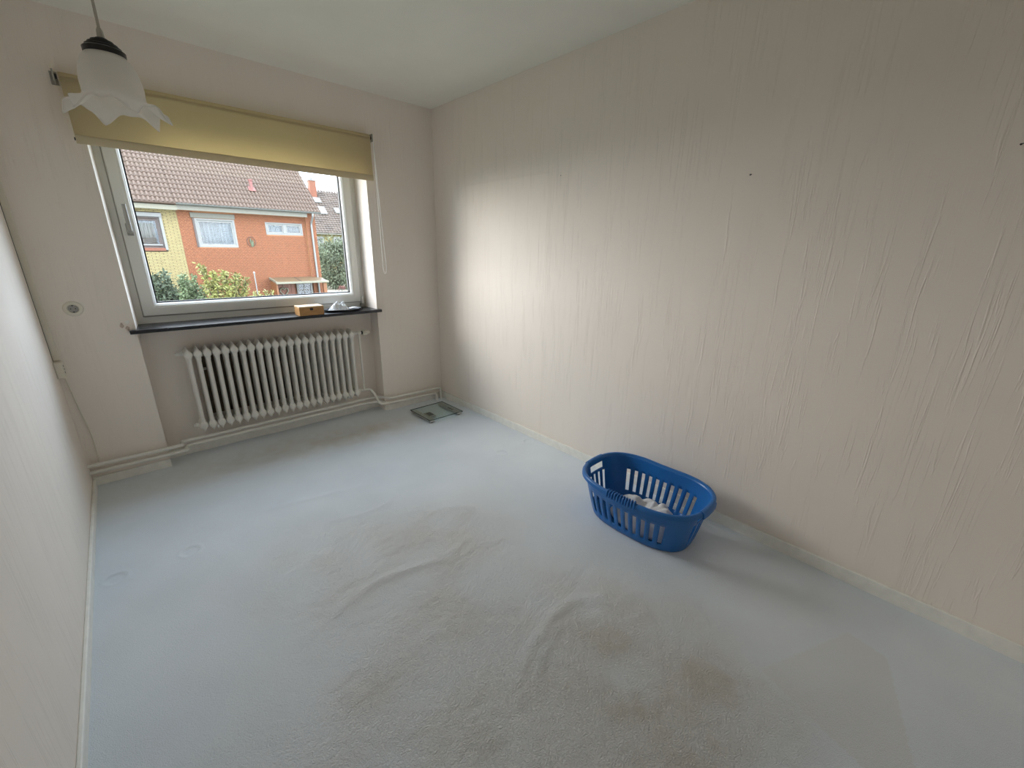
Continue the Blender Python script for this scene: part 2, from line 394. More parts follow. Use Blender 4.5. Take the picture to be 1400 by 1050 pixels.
    stain_shade = np.clip(0.85 * blob(1.44, -2.74, 0.075, 0.10, 0.5) + 0.75 * blob(1.28, -2.88, 0.06, 0.14, 0.6) + 0.6 * blob(0.87, -2.69, 0.06, 0.05) + 0.6 * blob(1.58, -3.05, 0.10, 0.16, 0.7) + 0.45 * blob(1.35, -3.15, 0.35, 0.25) + 0.55 * blob(1.62, -0.36, 0.40, 0.16) + 0.50 * blob(0.95, -0.22, 0.6, 0.20), 0, 1) * (0.05 + 0.55 * n1 + 0.55 * n2)  # brown stains; the two blobs by the window mix dirt with painted shade
    # flattened quadrilateral where the pile was brushed the other way
    poly = [(1.757, -3.168), (2.181, -3.35), (2.153, -3.47), (1.60, -3.62)]
    ins = np.ones_like(X, bool)
    for i in range(4):
        a, b = poly[i], poly[(i + 1) % 4]
        ins &= ((b[0] - a[0]) * (Y - a[1]) - (b[1] - a[1]) * (X - a[0])) <= 0
    patch = ins.astype(float) * 0.8
    nv = nx * ny
    co = np.stack([X.ravel(), Y.ravel(), Z.ravel()], 1)
    idx = np.arange(nv).reshape(ny, nx)
    fa = np.stack([idx[:-1, :-1].ravel(), idx[:-1, 1:].ravel(), idx[1:, 1:].ravel(), idx[1:, :-1].ravel()], 1)
    me = bpy.data.meshes.new('floor')
    me.vertices.add(nv); me.vertices.foreach_set('co', co.ravel())
    nf = len(fa); me.loops.add(nf * 4); me.loops.foreach_set('vertex_index', fa.ravel())
    me.polygons.add(nf); me.polygons.foreach_set('loop_start', np.arange(nf) * 4); me.polygons.foreach_set('loop_total', np.full(nf, 4))
    me.polygons.foreach_set('use_smooth', np.ones(nf, bool))
    me.update(); me.validate()
    ca = me.color_attributes.new('wear_shade', 'FLOAT_COLOR', 'POINT')
    ca.data.foreach_set('color', np.stack([stain_shade.ravel(), matted.ravel(), patch.ravel(), np.ones(nv)], 1).astype(np.float32).ravel())
    M = bpy.data.materials.new('grey_carpet'); M.use_nodes = True; n, l = nt(M); b = n['Principled BSDF']
    b.inputs['Roughness'].default_value = 0.95; b.inputs['Specular IOR Level'].default_value = 0.1
    b.inputs['Sheen Weight'].default_value = 0.15; b.inputs['Sheen Roughness'].default_value = 0.6
    tc = n.new('ShaderNodeTexCoord'); at = n.new('ShaderNodeAttribute'); at.attribute_name = 'wear_shade'
    sp = n.new('ShaderNodeSeparateColor'); l.new(at.outputs['Color'], sp.inputs[0])
    ns = n.new('ShaderNodeTexNoise'); ns.inputs['Scale'].default_value = 2.4; ns.inputs['Detail'].default_value = 6; l.new(tc.outputs['Object'], ns.inputs['Vector'])
    rp = n.new('ShaderNodeValToRGB'); rp.color_ramp.elements[0].position = 0.3; rp.color_ramp.elements[1].position = 0.72
    rp.color_ramp.elements[0].color = (0.69, 0.75, 0.80, 1); rp.color_ramp.elements[1].color = (0.76, 0.82, 0.87, 1)
    l.new(ns.outputs['Fac'], rp.inputs['Fac'])
    mx1 = n.new('ShaderNodeMix'); mx1.data_type = 'RGBA'; mx1.inputs['B'].default_value = (0.76, 0.76, 0.745, 1)
    l.new(sp.outputs[1], mx1.inputs['Factor']); l.new(rp.outputs['Color'], mx1.inputs['A'])
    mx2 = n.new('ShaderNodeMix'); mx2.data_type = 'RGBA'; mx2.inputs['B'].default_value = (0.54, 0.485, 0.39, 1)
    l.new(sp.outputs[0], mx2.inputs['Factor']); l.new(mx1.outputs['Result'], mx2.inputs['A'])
    mx3 = n.new('ShaderNodeMix'); mx3.data_type = 'RGBA'; mx3.inputs['B'].default_value = (0.70, 0.70, 0.68, 1)
    pm = n.new('ShaderNodeMath'); pm.operation = 'MULTIPLY'; pm.inputs[1].default_value = 0.6
    l.new(sp.outputs[2], pm.inputs[0]); l.new(pm.outputs[0], mx3.inputs['Factor']); l.new(mx2.outputs['Result'], mx3.inputs['A'])
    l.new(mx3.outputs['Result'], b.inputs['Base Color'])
    f1 = n.new('ShaderNodeTexNoise'); f1.inputs['Scale'].default_value = 420; f1.inputs['Detail'].default_value = 3; l.new(tc.outputs['Object'], f1.inputs['Vector'])
    f2 = n.new('ShaderNodeTexNoise'); f2.inputs['Scale'].default_value = 130; f2.inputs['Detail'].default_value = 3; f2.inputs['Distortion'].default_value = 1.2; l.new(tc.outputs['Object'], f2.inputs['Vector'])
    q1 = n.new('ShaderNodeMath'); q1.operation = 'MULTIPLY_ADD'; q1.inputs[1].default_value = 2.2; q1.inputs[2].default_value = 0.25
    l.new(sp.outputs[1], q1.inputs[0])
    q2 = n.new('ShaderNodeMath'); q2.operation = 'MULTIPLY'; l.new(f2.outputs['Fac'], q2.inputs[0]); l.new(q1.outputs[0], q2.inputs[1])
    q3 = n.new('ShaderNodeMath'); q3.operation = 'MULTIPLY_ADD'; q3.inputs[1].default_value = 0.5
    l.new(f1.outputs['Fac'], q3.inputs[0]); l.new(q2.outputs[0], q3.inputs[2])
    bp = n.new('ShaderNodeBump'); bp.inputs['Strength'].default_value = 0.8; bp.inputs['Distance'].default_value = 0.006
    l.new(q3.outputs[0], bp.inputs['Height']); l.new(bp.outputs['Normal'], b.inputs['Normal'])
    me.materials.append(M)
    o = bpy.data.objects.new('floor', me); COL.objects.link(o)
    return struct(o, 'worn light grey carpet with wrinkles, brownish stains and shade painted in by the window', 'floor')
build_floor()

struct(MB().box(-0.3, W + 0.3, YR - 0.3, T, H, H + 0.2).build('ceiling', 'ceiling'), 'plain matt white painted ceiling', 'ceiling')
struct(MB().box(-0.3, 0, YR - 0.3, T, -0.2, H).build('wall_left', 'wall_y'), 'pale papered wall close on the left of the view', 'wall')
wr_ = struct(MB().box(W, W + 0.3, YR - 0.3, T, -0.2, H).build('wall_right', 'wall_right'), 'long pale papered wall behind the blue basket', 'wall')
struct(MB().box(0, W, YR - 0.3, YR, -0.2, H).build('wall_rear', 'wall_x'), 'pale papered wall behind the viewer', 'wall')
wb_ = MB()
# left pier with its slightly splayed reveal, right pier, lintel, parapet behind the radiator
def prism(mb, poly, z0, z1):
    mb.ring_loft([[(x, y, z0) for x, y in poly], [(x, y, z1) for x, y in poly]])
prism(wb_, [(0, 0), (NX0, 0), (NX0 + 0.018, 0.22), (NX0 + 0.018, T), (0, T)], SILL - 0.01, HEAD)
prism(wb_, [(NX1, 0), (W, 0), (W, T), (NX1 - 0.008, T), (NX1 - 0.008, 0.22)], SILL - 0.01, HEAD)
wb_.box(0, NX0, 0, T, -0.2, SILL - 0.01); wb_.box(NX1, W, 0, T, -0.2, SILL - 0.01)
wb_.box(0, W, 0, T, HEAD, H)
wb_.box(NX0, NX1, ND, T, -0.2, SILL - 0.01)
struct(wb_.build('wall_window', 'wall_x'), 'papered window wall with a recessed radiator niche', 'wall')

# skirtings
BH = 0.052; BT = 0.014
def skirting(name, x0, x1, y0, y1, label, h=BH):
    return struct(MB().box(x0, x1, y0, y1, -0.01, h).build(name, 'skirting', bevel=0.004), label, 'baseboard')
skirting('baseboard_left', 0, BT, YR, -BT, 'narrow white skirting along the left wall', 0.045)
skirting('baseboard_right', W - BT, W, YR, -0.001, 'narrow white skirting along the right wall behind the basket', 0.06)
skirting('baseboard_rear', BT, W - BT, YR, YR + BT, 'narrow white skirting along the rear wall')
skirting('baseboard_window_left', 0.0, NX0, -BT, 0, 'short white skirting under the pipes left of the niche')
skirting('baseboard_window_right', NX1, W - BT, -BT, 0, 'short white skirting under the pipes right of the niche')
skirting('baseboard_niche', NX0, NX1, ND - BT, ND, 'white skirting at the back of the radiator niche')

# nails and nail holes left in the right wall
for (y, z, s_, lab) in ((-2.568, 1.747, 1.0, 'bent dark nail in the middle of the right wall'), (-1.446, 1.859, 0.6, 'tiny nail hole plug beside the pale picture mark'), (-3.357, 1.752, 0.9, 'dark nail in the right wall nearest the viewer')):
    mb = MB(); mb.tube(fillet([(W + 0.004, y, z), (W - 0.010 * s_, y - 0.002, z + 0.001), (W - 0.016 * s_, y - 0.010 * s_, z - 0.001)], 0.004, 4), 0.0016 * s_, 8)
    mb.lathe([(0.0, 0), (0.0035 * s_, 0), (0.0035 * s_, 0.001), (0, 0.001)], (W - 0.002, y, z), 10, 'x')
    tag(mb.build('nail', 'dark', smooth=True), lab, 'nail', 'nails in the right wall')

# ------------------------------------------------------------------ window
win = thing('window_1', (NX0, 0.2, SILL), 'white plastic tilt and turn window with one big sash', 'window', kind='structure')
FX0, FX1 = NX0 + 0.018, NX1 - 0.008
part(MB().frame(FX0 - 0.01, FX1 + 0.01, SILL - 0.012, HEAD + 0.02, [(0, 0.21), (0.058, 0.21), (0.064, 0.216), (0.064, 0.272), (0, 0.272)]), 'window_frame', 'pvc', win)
SX0, SX1, SZ0, SZ1 = 0.430, 1.862, 0.966, 2.125
sash = part(MB().frame(SX0, SX1, SZ0, SZ1, [(0.0, 0.196), (0.004, 0.192), (0.050, 0.190), (0.062, 0.194), (0.072, 0.206), (0.074, 0.225), (0.074, 0.262), (0.0, 0.262)]), 'sash', 'pvc', win)
part(MB().frame(SX0 + 0.066, SX1 - 0.066, SZ0 + 0.066, SZ1 - 0.066, [(0.0, 0.199), (0.006, 0.2045), (0.012, 0.222), (0.012, 0.232), (0.0, 0.232)]), 'glazing_bead', 'bead', sash)
GX0, GX1, GZ0, GZ1 = SX0 + 0.074, SX1 - 0.074, SZ0 + 0.074, SZ1 - 0.074
part(MB().frame(GX0 + 0.001, GX1 - 0.001, GZ0 + 0.001, GZ1 - 0.001, [(0.0, 0.2225), (0.010, 0.2255), (0.010, 0.250), (0.0, 0.250)]), 'seal', 'rubber', sash)
part(MB().box(GX0, GX1, 0.232, 0.236, GZ0, GZ1), 'pane', 'pane', sash)
part(MB().frame(SX0 - 0.006, SX1 + 0.006, SZ0 - 0.006, SZ1 + 0.006, [(0.0, 0.208), (0.008, 0.206), (0.008, 0.2105), (0.0, 0.2105)]), 'sash_seal', 'handle', win)
# handle: rose plate with a hanging lever
hx, hz = 0.4655, 1.49
hp = part(MB().box(hx - 0.016, hx + 0.016, 0.181, 0.1915, hz - 0.035, hz + 0.035), 'handle', 'handle', sash, bevel=0.004)
part(MB().tube(fillet([(hx, 0.185, hz - 0.01), (hx, 0.145, hz - 0.01), (hx - 0.002, 0.143, hz + 0.14)], 0.014, 5), [0.011] * 7 + [0.010], 12), 'lever', 'handle', hp, smooth=True)
part(MB().lathe([(0.0, 0), (0.013, 0), (0.013, 0.014), (0.010, 0.018), (0, 0.018)], (hx, 0.1635, hz - 0.01), 16, 'y'), 'rosette', 'steel', hp, smooth=True)
# lower hinge on the right
hg = part(MB().lathe([(0.008, 0), (0.010, 0.004), (0.010, 0.052), (0.007, 0.06)], (1.872, 0.184, 0.95), 14), 'hinge', 'pvc', win, smooth=True)
part(MB().box(1.856, 1.884, 0.186, 0.212, 0.926, 0.948), 'hinge_block', 'handle', hg, bevel=0.003)

sl = MB().box(NX0 - 0.032, NX1 + 0.022, -0.048, 0.0, SILL - 0.022, SILL); sl.box(NX0 + 0.001, NX1 - 0.001, 0.0, 0.211, SILL - 0.022, SILL)
tag(sl.build('window_sill', 'stone', bevel=0.003, weld=True), 'thin black slate sill below the window', 'window sill')

# ------------------------------------------------------------------ roller blind
rb = thing('roller_blind', (0.31, -0.045, 1.89), 'cream fabric roller blind pulled a little way down over the window', 'roller blind')
TZ = 2.188; TY = -0.046
part(MB().lathe([(0.0, 0), (0.020, 0), (0.0225, 0.003), (0.0225, 1.60), (0.020, 1.603), (0, 1.603)], (0.334, TY, TZ), 28, 'x'), 'fabric_roll', 'blind', rb, smooth=True)
mbf = MB(); n = 14
prof = [(TY - 0.0228, TZ)] + [(TY - 0.0228 + 0.0015 * math.sin(k / n * PI), TZ - k / n * (TZ - 1.922)) for k in range(1, n + 1)]
mbf.ring_loft([[(0.336, y, z), (0.80, y, z), (1.30, y, z), (1.935, y, z)] for (y, z) in prof], False, False, closed=False)
fab = part(mbf, 'fabric', 'blind', rb, smooth=True, solid=0.0012)
part(MB().ring_loft([[(x, TY - 0.0228 + 0.006 * math.cos(a), 1.914 + 0.021 * math.sin(a)) for a in [k * PI / 8 for k in range(16)]] for x in (0.336, 1.935)]), 'hem_bar', 'hem', rb, smooth=True)
part(MB().lathe([(0, 0), (0.007, 0), (0.007, 0.005), (0, 0.005)], (0.331, TY - 0.0228, 1.914), 10, 'x'), 'hem_end_cap', 'dark', rb)
for x0, x1 in ((0.303, 0.330), (1.9405, 1.966)):
    b_ = MB().box(x0 + 0.010, x1 - 0.010, -0.072, 0.0, TZ - 0.026, TZ + 0.026); b_.box(x0, x1, -0.004, 0.0, TZ - 0.030, TZ + 0.030)
    br = part(b_, 'bracket', 'handle', rb, bevel=0.002)
    part(MB().lathe([(0, 0), (0.012, 0), (0.012, 0.008), (0, 0.008)], ((x0 + x1) / 2 + (0.004 if x0 < 1 else -0.012), TY, TZ), 16, 'x'), 'axle', 'dark', br)
chl = []
for k in range(60):
    t = k / 59; chl.append((1.958 + 0.010 * t, TY - 0.020 + 0.012 * t, TZ - 0.01 - t * (TZ - 1.265)))
for k in range(1, 16):
    a = PI * k / 16; chl.append((1.983 - 0.015 * math.cos(a), TY - 0.008, 1.268 - 0.062 * math.sin(a)))
for k in range(60):
    t = k / 59; chl.append((1.998 - 0.036 * t ** 0.8, TY - 0.008 - 0.006 * t, 1.268 + t * (TZ - 1.275)))
part(MB().tube(chl, 0.0024, 8), 'pull_chain', 'chain', rb, smooth=True)

# ------------------------------------------------------------------ radiator
RY0, RY1 = 0.012, 0.108; RZ0, RZ1 = 0.172, 0.770; RX0 = 0.592; PITCH = 0.0517; NSEC = 22
rad = thing('radiator', (RX0, 0.06, RZ0), 'white enamelled column radiator in the niche below the window', 'radiator')
def hub(mb, zc, sgn):
    # header: pointed on its outer side, round towards the tubes, running from front to back
    prof = [(0.0, 0.044), (0.0035, 0.034), (0.010, 0.022), (0.0195, 0.012), (0.0252, 0.0), (0.0252, -0.012), (0.020, -0.022), (0.0135, -0.034)]
    full = prof + [(-x, h) for (x, h) in reversed(prof[1:])]
    rings = []
    for (y, sc) in ((RY0 - 0.010, 0.45), (RY0 - 0.006, 0.80), (RY0 + 0.002, 0.97), (RY0 + 0.02, 1.0), (RY1 - 0.02, 1.0), (RY1, 0.95), (RY1 + 0.006, 0.6)):
        rings.append([(x * sc, y, zc + sgn * (h * sc)) for (x, h) in full])
    mb.ring_loft(rings)
sec = MB()
hub(sec, RZ1 - 0.044, 1); hub(sec, RZ0 + 0.044, -1)
for yc in (RY0 + 0.010, (RY0 + RY1) / 2, RY1 - 0.010):
    sec.tube([(0, yc, RZ0 + 0.04), (0, yc, RZ0 + 0.09), (0, yc, RZ0 + 0.10), (0, yc, RZ1 - 0.10), (0, yc, RZ1 - 0.09), (0, yc, RZ1 - 0.04)], [0.0165, 0.0145, 0.0125, 0.0125, 0.0145, 0.0165], 12)
sec.v = [(p[0], p[1] - 0.06, p[2] - RZ0) for p in sec.v]
s0 = sec.build('section', 'enamel', rad, smooth=True)
for k in range(1, NSEC):
    c = s0.copy(); COL.objects.link(c); c.parent = rad; c.location = (k * PITCH, 0, 0)
XL = RX0 + (NSEC - 1) * PITCH
part(MB().lathe([(0.0, -0.002), (0.007, -0.002), (0.009, 0.006), (0.012, 0.008), (0.0125, 0.022), (0.017, 0.026), (0.017, 0.040)], (RX0 - 0.062, 0.06, RZ1 - 0.044), 6, 'x'), 'vent_plug', 'enamel', rad)
part(MB().lathe([(0.0, -0.002), (0.012, 0), (0.0135, 0.012), (0.018, 0.016), (0.018, 0.030)], (RX0 - 0.053, 0.06, RZ0 + 0.044), 6, 'x'), 'blind_plug', 'enamel', rad)
for z in (RZ1 - 0.048, RZ0 + 0.046):
    part(MB().lathe([(0.018, 0), (0.018, 0.018), (0.0115, 0.024), (0.0115, 0.062)], (XL + 0.022, 0.06, z), 14, 'x'), 'connector', 'enamel', rad, smooth=True)
VX = XL + 0.080
vz = RZ1 - 0.048
val = part(MB().lathe([(0.014, -0.016), (0.017, -0.012), (0.017, 0.012), (0.012, 0.018)], (VX, 0.06, vz), 14, 'x'), 'valve', 'enamel', rad, smooth=True)
part(MB().lathe([(0.0145, 0), (0.0145, 0.012)], (VX + 0.018, 0.06, vz), 16, 'x'), 'collar', 'dark', val, smooth=True)
kn = MB(); rings = []
for (rr, hh) in ((0.017, 0), (0.0225, 0.004), (0.0235, 0.030), (0.021, 0.040), (0.016, 0.043), (0.015, 0.060), (0.010, 0.064), (0.0, 0.064)):
    rings.append([(VX + 0.030 + hh, 0.06 + rr * (1 + 0.06 * math.cos(12 * a)) * math.cos(a), vz + rr * (1 + 0.06 * math.cos(12 * a)) * math.sin(a)) for a in [2 * PI * k / 48 for k in range(48)]])
part(kn.ring_loft(rings, True, False), 'thermostat_knob', 'cream', val, smooth=True)
part(MB().tube([(VX, 0.06, vz), (VX, 0.06, 0.5), (VX, 0.052, RZ0 + 0.04)], 0.0085, 12), 'riser_pipe', 'pipe', rad, smooth=True)
for x in (RX0 + 1.5 * PITCH, XL - 1.5 * PITCH):
    part(MB().box(x - 0.012, x + 0.012, 0.10, ND, RZ0 + 0.415, RZ0 + 0.427), 'wall_bracket', 'enamel', rad)
    part(MB().tube(fillet([(x, ND, RZ0 + 0.012), (x, 0.02, RZ0 + 0.012), (x, 0.010, RZ0 + 0.035)], 0.01, 4), 0.006, 10), 'support_hook', 'bead', rad, smooth=True)

ib = MB().box(RX0 + 0.055, XL + 0.02, ND - 0.009, ND, RZ0 + 0.085, RZ1 - 0.095)  # guessed board, fills the gaps between the radiator columns with dark brown
tag(ib.build('backing_board', 'backing', bevel=0.002), 'dark brown board on the niche wall behind the radiator', 'board')
# heating pipes
pu = fillet([(0.0, -0.046, 0.143), (0.40, -0.046, 0.139), (0.452, -0.040, 0.138), (0.452, 0.048, 0.131), (0.52, 0.050, 0.129), (1.78, 0.052, 0.130), (1.875, 0.040, 0.132), (1.93, -0.046, 0.124), (2.00, -0.047, 0.121), (2.478, -0.047, 0.112), (2.478, -0.047, -0.005)], 0.035, 6)
tag(MB().tube(pu, 0.0115, 14).build('heating_pipe', 'pipe', smooth=True), 'upper white heating pipe running along the window wall', 'pipe', 'heating pipes along the window wall')
pl = fillet([(0.0, -0.046, 0.098), (0.42, -0.046, 0.096), (0.472, -0.042, 0.096), (0.472, 0.046, 0.094), (0.55, 0.050, 0.093), (1.74, 0.050, 0.092), (1.87, 0.030, 0.088), (1.93, -0.046, 0.080), (2.00, -0.047, 0.078), (2.43, -0.047, 0.064), (2.43, -0.050, -0.005)], 0.035, 6)
tag(MB().tube(pl, 0.0115, 14).build('heating_pipe', 'pipe', smooth=True), 'lower white heating pipe running along the window wall', 'pipe', 'heating pipes along the window wall')
pr = fillet([(VX - 0.03, 0.052, RZ0 + 0.044), (VX + 0.052, 0.045, RZ0 + 0.044), (VX + 0.062, -0.030, 0.165), (VX + 0.085, -0.047, 0.088), (1.98, -0.047, 0.080)], 0.03, 6)
part(MB().tube(pr, 0.0100, 14), 'return_pipe', 'pipe', rad, smooth=True)

# ------------------------------------------------------------------ sockets, duct, wire
sk = thing('wall_socket', (0.138, 0, 1.06), 'round cream wall socket left of the window', 'socket')
part(MB().lathe([(0, 0), (0.041, 0), (0.041, -0.003), (0.037, -0.008), (0.024, -0.009), (0.0215, -0.006), (0.021, 0.0), (0, 0)], (0.138, 0.0, 1.06), 36, 'y'), 'cover_plate', 'cream', sk, smooth=True)
ins = part(MB().lathe([(0, -0.0045), (0.0205, -0.0045), (0.0205, -0.001), (0, -0.001)], (0.138, 0, 1.06), 28, 'y'), 'insert', 'handle', sk)
for dx in (-0.0095, 0.0095):
    part(MB().lathe([(0, -0.0050), (0.0028, -0.0050), (0.0028, -0.002), (0, -0.002)], (0.138 + dx, 0, 1.06), 12, 'y'), 'contact_hole', 'dark', ins)
for s_ in (-1, 1):
    part(MB().box(0.138 - 0.0025, 0.138 + 0.0025, -0.0085, -0.003, 1.06 + s_ * 0.0175 - 0.003, 1.06 + s_ * 0.0175 + 0.003), 'earth_clip', 'dark', ins)
du = thing('cable_duct', (0.0, 0, 0.785), 'narrow cream cable duct running up the left room corner', 'cable duct')
part(MB().box(0.0, 0.027, -0.013, 0.0, 0.785, H), 'channel', 'cream', du, bevel=0.002)
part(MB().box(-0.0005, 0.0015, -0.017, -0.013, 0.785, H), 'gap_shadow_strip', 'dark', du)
jb = thing('surface_socket', (0.0, 0, 0.69), 'cream surface mounted socket box in the left room corner', 'socket')
part(MB().box(0.0, 0.034, -0.056, 0.0, 0.688, 0.782), 'housing', 'cream', jb, bevel=0.005)
for k in range(3):
    part(MB().lathe([(0, 0), (0.0060, 0), (0.0060, 0.0015), (0, 0.0015)], (0.0335, -0.030, 0.755 - k * 0.018), 12, 'x'), 'contact_hole', 'dark', jb)
tag(MB().tube(fillet([(0.024, -0.006, 0.692), (0.026, -0.004, 0.66), (0.039, -0.004, 0.481), (0.056, -0.004, 0.315), (0.052, -0.004, 0.16), (0.052, -0.03, 0.152)], 0.06, 6), 0.0028, 8).build('cable', 'cream', smooth=True), 'thin cream cable hanging from the corner socket box down to the pipes', 'cable')
# plaster scars by the sill
pc = thing('plaster_scar', (0.33, 0, 0.95), 'small brown plaster scar in the wallpaper beside the sill', 'wall scar')
for (x, z, a, b, mt) in ((0.316, 0.948, 0.009, 0.014, 'plaster'), (0.338, 0.927, 0.009, 0.013, 'plaster'), (0.343, 0.964, 0.012, 0.010, 'skirting')):
    mb = MB(); rings = []
    for (sc, y) in ((1.0, 0.001), (0.9, -0.0012), (0.5, -0.0022), (0.0, -0.0018)):
        rings.append([(x + a * sc * (1 + 0.25 * math.sin(3 * t + x * 90)) * math.cos(t), y, z + b * sc * (1 + 0.2 * math.cos(2 * t + z * 50)) * math.sin(t)) for t in [2 * PI * k / 20 for k in range(20)]])
    part(mb.ring_loft(rings, True, False), 'scar', mt, pc, smooth=True)

# ------------------------------------------------------------------ bathroom scale
sc_ = thing('bathroom_scale', (2.216, -0.37, 0.0), 'glass bathroom scale lying on the carpet in the far corner', 'bathroom scale')
gx0, gx1, gy0, gy1 = 2.046, 2.386, -0.535, -0.208
gp = part(MB().box(gx0, gx1, gy0, gy1, 0.0265, 0.0325), 'glass_platform', 'sglass', sc_, bevel=0.002)
ge_mb = MB(); 
rings = []
for (ins_, z) in ((-0.0004, 0.0268), (0.0035, 0.0268), (0.0035, 0.0322), (-0.0004, 0.0322), (-0.0004, 0.0268)):
    rings.append([(gx0 + ins_, gy0 + ins_, z), (gx1 - ins_, gy0 + ins_, z), (gx1 - ins_, gy1 - ins_, z), (gx0 + ins_, gy1 - ins_, z)])
part(ge_mb.ring_loft(rings, False, False), 'glass_edge', 'scaleedge', sc_)
for x in (gx0 + 0.028, gx1 - 0.032):
    fb = part(MB().box(x - 0.024, x + 0.024, gy0 + 0.004, gy1 - 0.004, 0.008, 0.0262), 'foot_bar', 'steel', sc_, bevel=0.006)
    for y in (gy0 + 0.03, gy1 - 0.03):
        part(MB().lathe([(0, -0.001), (0.014, -0.001), (0.014, 0.009), (0, 0.009)], (x, y, 0.0), 16), 'rubber_foot', 'dark', fb)
part(MB().box(2.120, 2.160, -0.412, -0.352, 0.018, 0.0258), 'display', 'dark', sc_, bevel=0.002)
part(MB().box(2.11, 2.17, -0.44, -0.325, 0.012, 0.018), 'display_housing', 'handle', sc_, bevel=0.003)
part(MB().box(2.335, 2.352, -0.44, -0.36, 0.0262, 0.0264), 'battery_cover', 'dark', sc_)

# ------------------------------------------------------------------ laundry basket
BX, BY, BTH = 2.196, -2.428, 0.0164
BA, BB, BHH, BA2, BB2, WAIST = 0.322, 0.232, 0.2566, 0.268, 0.165, 0.018
EXP = 2 / 2.7
bk = thing('laundry_basket', (BX, BY, 0.0), 'bright blue plastic laundry basket with slotted sides and a ribbed grip', 'laundry basket')
def basket_pt(t, z, off=0.0):
    f = z / BHH; f = f ** 0.85 if f > 0 else 0
    A = BA2 + (BA - BA2) * f + off; B = BB2 + (BB - BB2) * f + off
    c, s_ = math.cos(t), math.sin(t)
    u = A * math.copysign(abs(c) ** EXP, c); v = B * math.copysign(abs(s_) ** EXP, s_)
    if v > 0: v -= WAIST * (0.3 + 0.7 * f) * math.exp(-(u / (0.45 * A)) ** 2)
    return (BX + v * math.cos(BTH) + u * math.sin(BTH), BY - u * math.cos(BTH) + v * math.sin(BTH), z)
def t_of_u(u, side):
    c = math.copysign(abs(u / BA) ** (1 / EXP), u); a = math.acos(max(-1, min(1, c)))
    return a if side > 0 else 2 * PI - a
def t_of_v(v, side):
    s_ = math.copysign(abs(v / BB) ** (1 / EXP), v); a = math.asin(max(-1, min(1, s_)))
    return (a if side > 0 else PI - a) % (2 * PI)
bounds = []; slots = []; handles = []
for side in (1, -1):
    for k in range(10):
        uc = -0.212 + k * 0.0470
        a, b = sorted((t_of_u(uc - 0.0105, side), t_of_u(uc + 0.0105, side))); bounds += [a, b]; slots.append((a, b))
for side in (1, -1):
    for k in range(4):
        vc = -0.069 + k * 0.046
        a, b = t_of_v(vc - 0.0105, side), t_of_v(vc + 0.0105, side)
        if side > 0 and b < a and b < 1: pass
        lo, hi = min(a, b), max(a, b)
        if hi - lo > PI: lo, hi = hi, lo + 2 * PI
        bounds += [a, b]; slots.append((lo, hi))
    a, b = t_of_v(-0.062, side), t_of_v(0.062, side); lo, hi = min(a, b), max(a, b)
    if hi - lo > PI: lo, hi = hi, lo + 2 * PI
    bounds += [a, b]; handles.append((lo, hi))
ts = sorted(set([round(t % (2 * PI), 6) for t in bounds] + [round(2 * PI * k / 96, 6) for k in range(96)]))
tt = [ts[0]]
bset = set(round(t % (2 * PI), 6) for t in bounds)
for t in ts[1:]:
    if t - tt[-1] < 0.012:
        if t in bset and tt[-1] not in bset: tt[-1] = t; continue
        if t not in bset: continue
    tt.append(t)
zs = [0.006, 0.02, 0.048, 0.09, 0.13, 0.172, 0.190, 0.226, 0.240, BHH]
def inside(t, L): return any(lo < t < hi or lo < t + 2 * PI < hi for lo, hi in L)
wal = MB(); N = len(tt)
for z in zs: wal.v += [basket_pt(t, z) for t in tt]
for k in range(len(zs) - 1):
    zm = (zs[k] + zs[k + 1]) / 2
    for j in range(N):
        t0, t1 = tt[j], tt[(j + 1) % N]
        tm = ((t0 + t1 + (2 * PI if t1 < t0 else 0)) / 2) % (2 * PI)
        if 0.048 < zm < 0.172 and inside(tm, slots): continue
        if 0.190 < zm < 0.226 and inside(tm, handles): continue
        a = k * N + j; b = k * N + (j + 1) % N
        wal.f.append((a, b, b + N, a + N))
# floor of the basket with a rounded edge
base = len(wal.v)
wal.v += [basket_pt(t, 0.0, -0.012) for t in tt]
for j in range(N): wal.f.append((base + j, base + (j + 1) % N, (j + 1) % N, j))
wal.f.append(tuple(base + j for j in range(N)))
part(wal, 'body', 'blue', bk, smooth=True, solid=0.003)
rim = MB(); rings = []
for (off, dz) in ((-0.002, -0.006), (-0.0015, 0.0015), (0.004, 0.004), (0.012, 0.002), (0.016, -0.004), (0.0165, -0.020), (0.0135, -0.021), (0.0135, -0.006), (0.006, -0.002), (0.002, -0.006), (-0.002, -0.006)):
    rings.append([tuple(Vector(basket_pt(t, BHH, off)) + Vector((0, 0, dz))) for t in [2 * PI * k / 144 for k in range(144)]])
part(rim.ring_loft(rings, False, False), 'rim', 'blue', bk, smooth=True)
# ribbed grip on the near long side: separate ribs
for k in range(11):
    u = -0.0725 + k * 0.0145
    t = t_of_u(u, -1)
    p = [Vector(basket_pt(t, BHH, o_)) for o_ in (-0.005, 0.0, 0.010, 0.019, 0.0205)]
    pts = [p[0] + Vector((0, 0, -0.014)), p[0] + Vector((0, 0, 0.002)), p[1] + Vector((0, 0, 0.010)), p[2] + Vector((0, 0, 0.010)), p[3] + Vector((0, 0, -0.002)), p[4] + Vector((0, 0, -0.024))]
    part(MB().tube(pts, 0.0040, 8), 'grip_rib', 'blue', bk, smooth=True)
